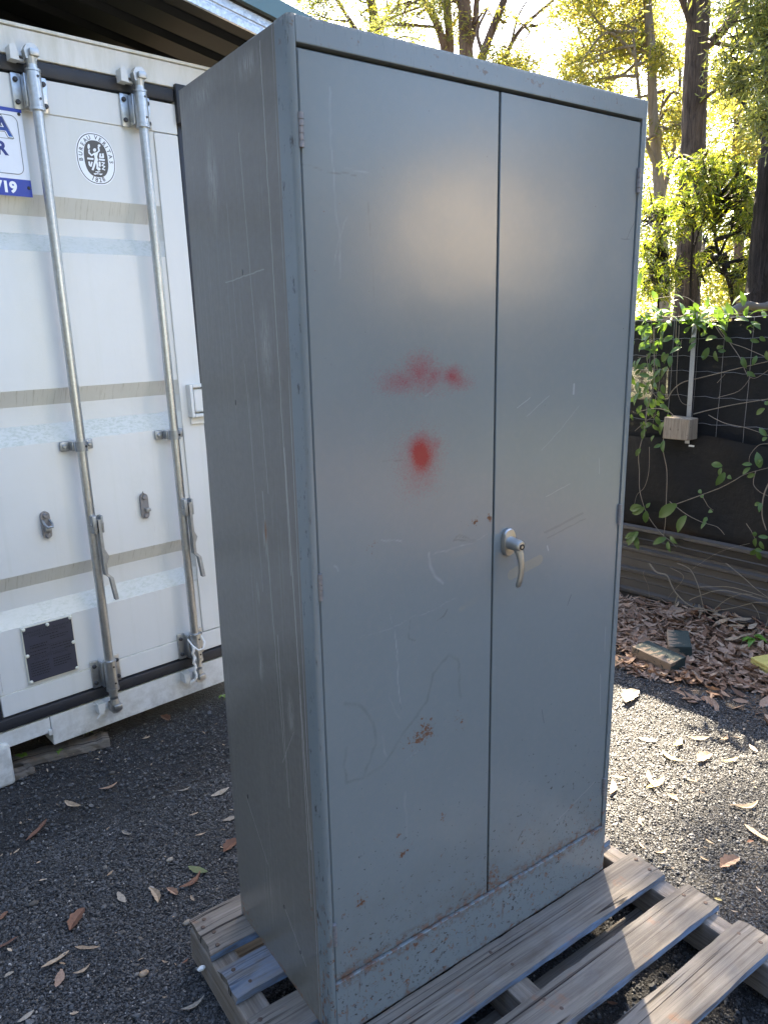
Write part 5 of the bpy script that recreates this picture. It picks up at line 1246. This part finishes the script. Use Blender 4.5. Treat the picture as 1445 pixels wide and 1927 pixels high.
def far_wood():
    r = np.random.default_rng(77); C, R, N = [], [], []
    for k in range(1350):
        px = r.uniform(420, 1750) if k < 900 else r.uniform(1190, 1480); hd = r.uniform(18, 34)
        lim = -60 if px > 1050 else 120 if px > 850 else -40
        py = lim + (640 - lim) * r.random() ** .75
        if px < 1190 and py > 260: continue
        if py < 250 and r.random() < .35: continue
        C.append(at_dist(px, py, hd)); R.append(r.uniform(.4, .95)); N.append(int(r.uniform(60, 130)))
    V, F = build_leaves(C, R, N, .14, .042, .4, 5)
    o = link('far_woods', np_mesh('far_woods', V, F, M_FOL_FAR)); tag(o, 'sunlit yellow-green bushland filling the distance behind the trees', 'woods', kind='stuff')
far_wood()
def log():
    a, e = at_dist(1360, 600, 6.2), at_dist(1432, 578, 6.6); b = MB(); rough_tube(b, smooth([a, (a + e) / 2 + np.array([0, 0, .05]), e, e + (e - a) * .6], 5), [.03] * 16, 10, 3, .2)
    tag(b.build('fallen_log', M_LOG, None, 60), 'pale grey dead log showing just above the fence by the dark trunk', 'log')
log()

# ================================================================== GROUND LITTER
def leaf_variant(L, Wd, curl, curve, rag, seed, n=7):
    r = random.Random(seed); vs = []
    for i in range(n + 1):
        f = i / n; wv = Wd * (math.sin(math.pi * (.03 + .94 * f)) ** .8) / 2 * (1 + rag * r.uniform(-.5, .5)) + .0006
        x = (f - .5) * L; y = curve * L * (4 * (f - .5) ** 2); z = .003 + curl * L * (4 * (f - .5) ** 2) + .004 * r.random()
        vs += [(x, y - wv, z + wv * .55 * (curl > .03) + r.uniform(-.001, .002)), (x, y, z), (x, y + wv, z + wv * .75 * (curl > .03) + r.uniform(-.001, .002))]
    b = MB(); b.add(vs, [(3 * i + j, 3 * i + j + 1, 3 * i + 4 + j, 3 * i + 3 + j) for i in range(n) for j in range(2)]); return b
VARS = [leaf_variant(1, .26, .05, .10, .2, 1), leaf_variant(1, .20, .10, .16, .3, 2), leaf_variant(1, .34, .02, .04, .4, 3), leaf_variant(1, .42, .09, -.08, .5, 4), leaf_variant(1, .16, .04, .05, .5, 5), leaf_variant(1, .30, .14, -.12, .3, 6)]
def leaf_me(k, m, cache={}):
    if (k, m.name) not in cache: cache[(k, m.name)] = VARS[k].mesh('fallen_leaf', m, 60)
    return cache[(k, m.name)]
def drop(x1, y1, x2, y2, k, m, label, name='fallen_leaf', cat='leaf', group='single leaves on the gravel', wide=1.0, z=.008):
    a, e = on_z(x1, y1, z), on_z(x2, y2, z); d = e - a; L = math.hypot(d[0], d[1])
    o = link(name, leaf_me(k, m)); o.location = ((a[0] + e[0]) / 2, (a[1] + e[1]) / 2, z); o.rotation_euler = (random.uniform(-.15, .15), random.uniform(-.1, .1), math.atan2(d[1], d[0])); o.scale = (L, L * wide, L * .8)
    tag(o, label, cat, group)
R_, T_, P_, B_, G_, Y_ = M_LRUST, M_LTAN, M_LPALE, M_LITTER, M_LGREEN, M_LYELL
for a in (
    (120, 1510, 150, 1520, 0, T_, 'small tan leaf alone below the grey plank by the container'),
    (52, 1582, 92, 1545, 4, R_, 'long dark rust-brown leaf strip left of centre on the gravel'),
    (26, 1606, 38, 1597, 2, T_, 'tiny tan leaf just below the long rust-brown strip'),
    (190, 1490, 224, 1475, 1, B_, 'thin curved brown leaf on bare gravel under the container sill'),
    (336, 1490, 360, 1484, 1, P_, 'narrow pale leaf near the cabinet side'),
    (420, 1545, 446, 1536, 2, P_, 'grey-tan bark flake against the cabinet back corner'),
    (356, 1536, 374, 1530, 0, T_, 'small tan leaf a hand from the cabinet back edge'),
    (368, 1574, 388, 1568, 0, T_, 'ochre leaf beside the red-brown crumpled leaf'),
    (418, 1606, 446, 1578, 3, R_, 'crumpled red-brown leaf touching the cabinet side'),
    (228, 1564, 246, 1573, 0, P_, 'small cream leaf in the middle of the gravel'),
    (202, 1648, 214, 1638, 2, T_, 'tiny round tan leaf in the middle of the gravel'),
    (354, 1632, 390, 1642, 2, G_, 'half-green leaf lying over a brown one near the pallet'),
    (344, 1676, 383, 1646, 1, R_, 'curled brown leaf under the half-green leaf'),
    (316, 1672, 336, 1684, 3, B_, 'small torn brown leaf near the pallet corner'),
    (288, 1672, 304, 1698, 5, T_, 'curled tan leaf standing on edge before the pallet'),
    (221, 1680, 236, 1698, 2, P_, 'pale folded leaf with a long stalk on the gravel'),
    (128, 1752, 156, 1712, 3, R_, 'broad chestnut leaf with a bent tip'),
    (0, 1732, 14, 1716, 3, R_, 'reddish leaf cut by the frame edge halfway down'),
    (-14, 1790, 36, 1766, 4, R_, 'orange-brown leaf strip entering at the frame edge'),
    (140, 1784, 188, 1786, 4, T_, 'straight orange-tan leaf lying crosswise on the gravel'),
    (80, 1826, 132, 1790, 4, T_, 'slim tan stick-like leaf pointing at the crosswise leaf'),
    (140, 1838, 172, 1818, 1, T_, 'folded tan leaf below the crosswise leaf'),
    (108, 1860, 118, 1822, 2, B_, 'olive-brown leaf with stalk standing upright in view'),
    (34, 1924, 66, 1902, 2, P_, 'grey-tan leaf at the bottom edge of the frame'),
    (344, 1906, 388, 1882, 1, P_, 'thin pale twig-like leaf beside the pallet bearer'),
    (74, 1658, 86, 1655, 3, T_, 'small torn tan leaf above the broad chestnut leaf'),
    (8, 1840, 26, 1828, 3, P_, 'pale crumpled leaf near the frame edge'),
    (344, 1814, 356, 1804, 0, R_, 'small rust leaf beside the pallet end'),
    (306, 1346, 322, 1358, 3, R_, 'orange-brown bark chip in front of the container sill'),
    (268, 1392, 284, 1386, 0, T_, 'small ochre leaf near the grey plank end'),
    (1170, 1325, 1194, 1300, 3, P_, 'big bleached leaf in full sun at the cabinet edge'),
    (1200, 1388, 1236, 1396, 2, P_, 'flat pale leaf in the sunlit patch'),
    (1296, 1390, 1334, 1391, 0, T_, 'orange-tan leaf on the far rim of the sunlit patch'),
    (1270, 1408, 1284, 1390, 0, Y_, 'small yellow leaf tilted in the sunlit patch'),
    (1240, 1416, 1280, 1438, 1, Y_, 'yellow sickle leaf in the sunlit patch'),
    (1308, 1434, 1334, 1418, 3, T_, 'peach leaf with stalk in the sunlit patch'),
    (1362, 1434, 1390, 1429, 0, Y_, 'yellow leaf near dark soil at the patch rim'),
    (1360, 1396, 1372, 1384, 1, T_, 'hooked tan leaf at the shade line'),
    (1378, 1386, 1392, 1389, 0, T_, 'small tan leaf next to the hooked one'),
    (1408, 1402, 1424, 1414, 2, T_, 'broad peach leaf at the shade line'),
    (1216, 1450, 1226, 1480, 4, T_, 'thin tan leaf stalk by the shaded gravel'),
    (1220, 1484, 1252, 1468, 0, Y_, 'long dull-yellow leaf where the sun patch ends'),
    (1149, 1463, 1178, 1465, 0, T_, 'peach leaf half hidden by the cabinet hinge'),
    (1152, 1496, 1156, 1470, 0, T_, 'upright tan leaf against the cabinet edge'),
    (1290, 1466, 1312, 1472, 1, T_, 'pinkish leaf in the middle of the gravel beyond the cabinet'),
    (1256, 1494, 1276, 1506, 3, T_, 'crumpled orange leaf beyond the pallet'),
    (1232, 1508, 1242, 1512, 2, Y_, 'tiny golden leaf beyond the pallet'),
    (1222, 1506, 1232, 1510, 2, T_, 'tiny peach leaf beside the golden one'),
    (1384, 1522, 1430, 1516, 1, T_, 'long orange-brown leaf on the far gravel'),
    (1398, 1552, 1450, 1590, 4, T_, 'long flat bark strip at the frame edge past the pallet'),
    (1272, 1582, 1286, 1579, 0, P_, 'small cream leaf above the pallet plank ends'),
    (1326, 1580, 1342, 1589, 0, T_, 'small tan leaf above the second plank end'),
    (1200, 1538, 1206, 1556, 1, T_, 'upright orange leaf near the cabinet foot'),
    (1350, 1632, 1386, 1614, 3, B_, 'big crinkled brown leaf on gravel past the pallet'),
    (1236, 1608, 1256, 1600, 1, T_, 'tan leaf touching the first plank end'),
    (1200, 1586, 1212, 1598, 0, T_, 'small orange leaf between cabinet foot and plank'),
    (1316, 1612, 1332, 1622, 0, T_, 'small tan leaf beside the big crinkled one'),
    (1343, 1690, 1358, 1695, 3, Y_, 'yellowish crumpled leaf at the second plank end'),
    (1374, 1714, 1388, 1717, 0, T_, 'small peach leaf at the third plank end'),
    (1142, 1886, 1162, 1889, 2, R_, 'brown leaf on the ground in the gap between planks'),
    (1404, 1585, 1416, 1582, 3, R_, 'small rusty leaf below the bark strip'),
): drop(*a)
drop(398, 1498, 432, 1484, 2, M_LPALE, 'pale split bark chunk lying near the cabinet side', 'bark_chunk', 'bark', None, .9)
drop(242, 1350, 268, 1340, 4, M_LRUST, 'brown bark sliver tucked under the container sill', 'bark_chunk', 'bark', None, 1.3)

def litter():
    r = np.random.default_rng(12); Vs, Fs, off = [], [], 0
    base = [(np.array(b.v), np.array(b.f)) for b in VARS]
    def rotm(ax, ay, az):
        cx, sx, cy, sy, cz, sz = math.cos(ax), math.sin(ax), math.cos(ay), math.sin(ay), math.cos(az), math.sin(az)
        return np.array([[cz, -sz, 0], [sz, cz, 0], [0, 0, 1]]) @ np.array([[cy, 0, sy], [0, 1, 0], [-sy, 0, cy]]) @ np.array([[1, 0, 0], [0, cx, -sx], [0, sx, cx]])
    # (v along fence, distance from fence) -> world
    n = 0; picks = []
    while n < 9800:
        v = r.uniform(-2.2, 3.0); d = .07 + .98 * r.random() ** .9
        edge = .88 + .10 * math.sin(v * 3.1) + .05 * math.sin(v * 9) - (.12 if v > .35 else 0)
        if d > edge and r.random() > .10: continue
        p = fw(v, d, 0); h = .055 * max(0, 1 - d / .95) ** .6 * (1 + .5 * math.sin(v * 5 + d * 7)); p[2] = .004 + h * r.random() ** .5
        picks.append((p, v, d)); n += 1
    vis = sorted([k for k, (p, v, d) in enumerate(picks) if -.15 < v < .85 and d < .9 and p[2] > .02], key=lambda k: -picks[k][0][2])[:170]
    sel = set(vis)
    for k, (p, v, d) in enumerate(picks):
        L = r.uniform(.034, .10); vi = r.integers(0, 6); Rm = rotm(r.normal(0, .35), r.normal(0, .3), r.uniform(0, 6.283))
        if k in sel:
            o = link('fallen_leaf', leaf_me(int(vi), (M_LITTER, M_LITTER, M_LRUST, M_LTAN)[k % 4])); o.matrix_world = Matrix.Translation(p + np.array([0, 0, .008])) @ Matrix(Rm.tolist()).to_4x4() @ Matrix.Diagonal((L, L, L, 1)); 
            tag(o, 'dry brown leaf among many heaped at the foot of the sheet steel', 'leaf', 'dry leaves heaped along the fence'); continue
        bv, bf = base[vi]; Vs.append((bv * L) @ Rm.T + p); Fs.append(bf + off); off += len(bv)
    o = link('leaf_litter', np_mesh('leaf_litter', np.concatenate(Vs), np.concatenate(Fs), M_LITTER)); tag(o, 'thick brown leaf litter along the foot of the fence', 'leaf litter', kind='stuff')
    # fine chips over the yard
    Vs, Fs, off = [], [], 0
    for k in range(620):
        p = np.array([r.uniform(-1.4, 2.6), r.uniform(-.9, 1.8), r.uniform(.004, .012)])
        if -.14 < p[0] < 1.05 and -.65 < p[1] < .54: continue
        L = r.uniform(.006, .022); Rm = rotm(r.normal(0, .3), r.normal(0, .3), r.uniform(0, 6.283)); bv, bf = base[r.integers(0, 6)]; Vs.append((bv * L) @ Rm.T + p); Fs.append(bf + off); off += len(bv)
    o = link('leaf_crumbs', np_mesh('leaf_crumbs', np.concatenate(Vs), np.concatenate(Fs), M_LTAN)); tag(o, 'tiny leaf and bark crumbs scattered over the gravel', 'leaf crumbs', kind='stuff')
litter()

def bricks():
    for (q, lab) in ((((1206, 1213), (1240, 1250), (1266, 1240), (1244, 1204)), 'green-painted brick with a worn tan edge lying nearer the gravel'), (((1258, 1185), (1253, 1213), (1295, 1217), (1301, 1190)), 'half-worn green and tan brick lying nearer the fence')):
        P = [on_z(x, y, .075) for x, y in q]; c = sum(P) / 4; d = P[2] - P[1]; ang = math.atan2(d[1], d[0])
        Lx = (np.linalg.norm(P[2] - P[1]) + np.linalg.norm(P[3] - P[0])) / 2; Ly = (np.linalg.norm(P[1] - P[0]) + np.linalg.norm(P[3] - P[2])) / 2
        b = MB(); b.box(-Lx / 2, Lx / 2, -Ly / 2, Ly / 2, -.055, 0, .005, .002); o = b.build('brick', M_BRICK, None, 30); o.location = c; o.rotation_euler = (.05, -.06, ang); tag(o, lab, 'brick', 'bricks in the leaf litter')
bricks()
def odds():
    c = on_z(1457, 1254, .05); b = MB()
    for k in range(3): b.box(-.09, .09, -.06, .06, -.03 + k * .017, -.03 + k * .017 + .014, .003)
    b.box(-.086, .086, -.056, .056, -.029, .016); o = b.build('grooved_paver', M_YELL, None, 30); o.location = c; o.rotation_euler = (0, 0, 1.25); tag(o, 'yellow grooved-edge paver lying on the leaf litter', 'paver')
    # grey planks under the container's pocket
    for (p, lab, zz, wd) in (((25, 1428, 205, 1384), 'long grey weathered plank under the cut-out in the container sill', .030, .075), ((-30, 1478, 62, 1440), 'short brown board end beside the white container corner block', .020, .05)):
        a, e = on_z(p[0], p[1], zz), on_z(p[2], p[3], zz); d = e - a; L = np.linalg.norm(d); n = 14; r = random.Random(3); vs = []
        for i in range(n + 1):
            f = i / n
            for (yy, z_) in ((-wd / 2, -zz), (wd / 2, -zz), (wd / 2, 0), (-wd / 2, 0)): vs.append((f * L - L / 2, yy * (1 + r.uniform(-.18, .18)), z_ + (r.uniform(-.004, .004) if z_ == 0 else 0)))
        b = MB(); b.add(vs, [(4 * i + j, 4 * i + (j + 1) % 4, 4 * i + 4 + (j + 1) % 4, 4 * i + 4 + j) for i in range(n) for j in range(4)] + [(3, 2, 1, 0), tuple(4 * n + j for j in range(4))])
        o = b.build('plank', M_WOOD, None); o.location = (a + e) / 2; o.rotation_euler = (0, 0, math.atan2(d[1], d[0])); tag(o, lab, 'plank')
    # seedlings and weeds
    def sprig(px, py, n, L, mat, lab, seed, zb=.0, cat='weed', grass=False, name='weed'):
        p = on_z(px, py, zb); r = random.Random(seed); t = thing(name, lab, cat, tuple(p)); b = MB(); b.tube([(0, 0, -.01), (.004, 0, L * .6), (.0, .004, L)], [.002, .0016, .001], 5); b.build('stem', M_VSTEM, t, 60)
        for k in range(n):
            a = 6.283 * k / n + r.uniform(-.4, .4); z = L * (.35 + .6 * k / n); e = (math.cos(a) * L * .8, math.sin(a) * L * .8, z + L * r.uniform(-.15, .35)); bb = MB(); leaf_blade(bb, (0, 0, z), e, L * (.12 if grass else .38), (0, 0, 1), .15, .25, 4); bb.build('leaf', mat, t, 60)
    sprig(1416, 1222, 7, .085, M_SPRIG, 'bright green seedling in the leaf litter near the yellow paver', 1, .02, 'seedling', name='seedling')
    sprig(1318, 1132, 5, .05, M_SPRIG, 'small green seedling at the foot of the sheet steel', 2, .03, 'seedling', name='seedling')
    sprig(158, 1388, 7, .05, M_SPRIG, 'grassy weed growing at the far end of the grey plank', 3, 0, grass=True)
    sprig(45, 1432, 7, .04, M_SPRIG, 'leafy weed beside the white corner block', 4, 0)
    sprig(112, 1424, 6, .035, M_SPRIG, 'low weed in front of the grey plank', 5, 0)
    sprig(85, 1430, 6, .03, M_SPRIG, 'tiny weed between the low one and the corner block', 8, 0)
    sprig(362, 1292, 5, .04, M_SPRIG, 'small weed under the second lock rod', 6, 0)
    sprig(422, 1318, 5, .035, M_SPRIG, 'small weed at the cabinet edge in the gravel', 7, 0)
    # pebbles that stand out
    for (px, py, s, m, lab) in ((64, 1700, .012, M_LOG, 'whitish pebble with grey streaks beside the dark wheel mark'), (271, 1832, .011, M_LTAN, 'orange and white stone chip near the pallet'), (352, 1736, .010, M_LPALE, 'cream pebble touching the pallet plank end'), (212, 1454, .010, M_LOG, 'light grey pebble in the middle of the gravel near the container'), (320, 1618, .010, M_LPALE, 'pale jagged chip above the half-green leaf'), (380, 1822, .009, M_ROPE, 'white bird dropping on the pallet bearer'), (1172, 1258, .014, M_LOG, 'pale stone at the edge of the leaf litter')):
        bm = bmesh.new(); bmesh.ops.create_icosphere(bm, subdivisions=2, radius=s); r = random.Random(int(px))
        for v in bm.verts: v.co = Vector((v.co.x * 1.2, v.co.y * .85, v.co.z * .6)) * r.uniform(.85, 1.12)
        b = MB(); b.bm(bm); o = b.build('pebble', m, None, 60); z = .006
        if 'bird' in lab: o.name = 'bird_dropping'; z = .07
        o.location = on_z(px, py, z); tag(o, lab, 'bird dropping' if 'bird' in lab else 'pebble')
odds()
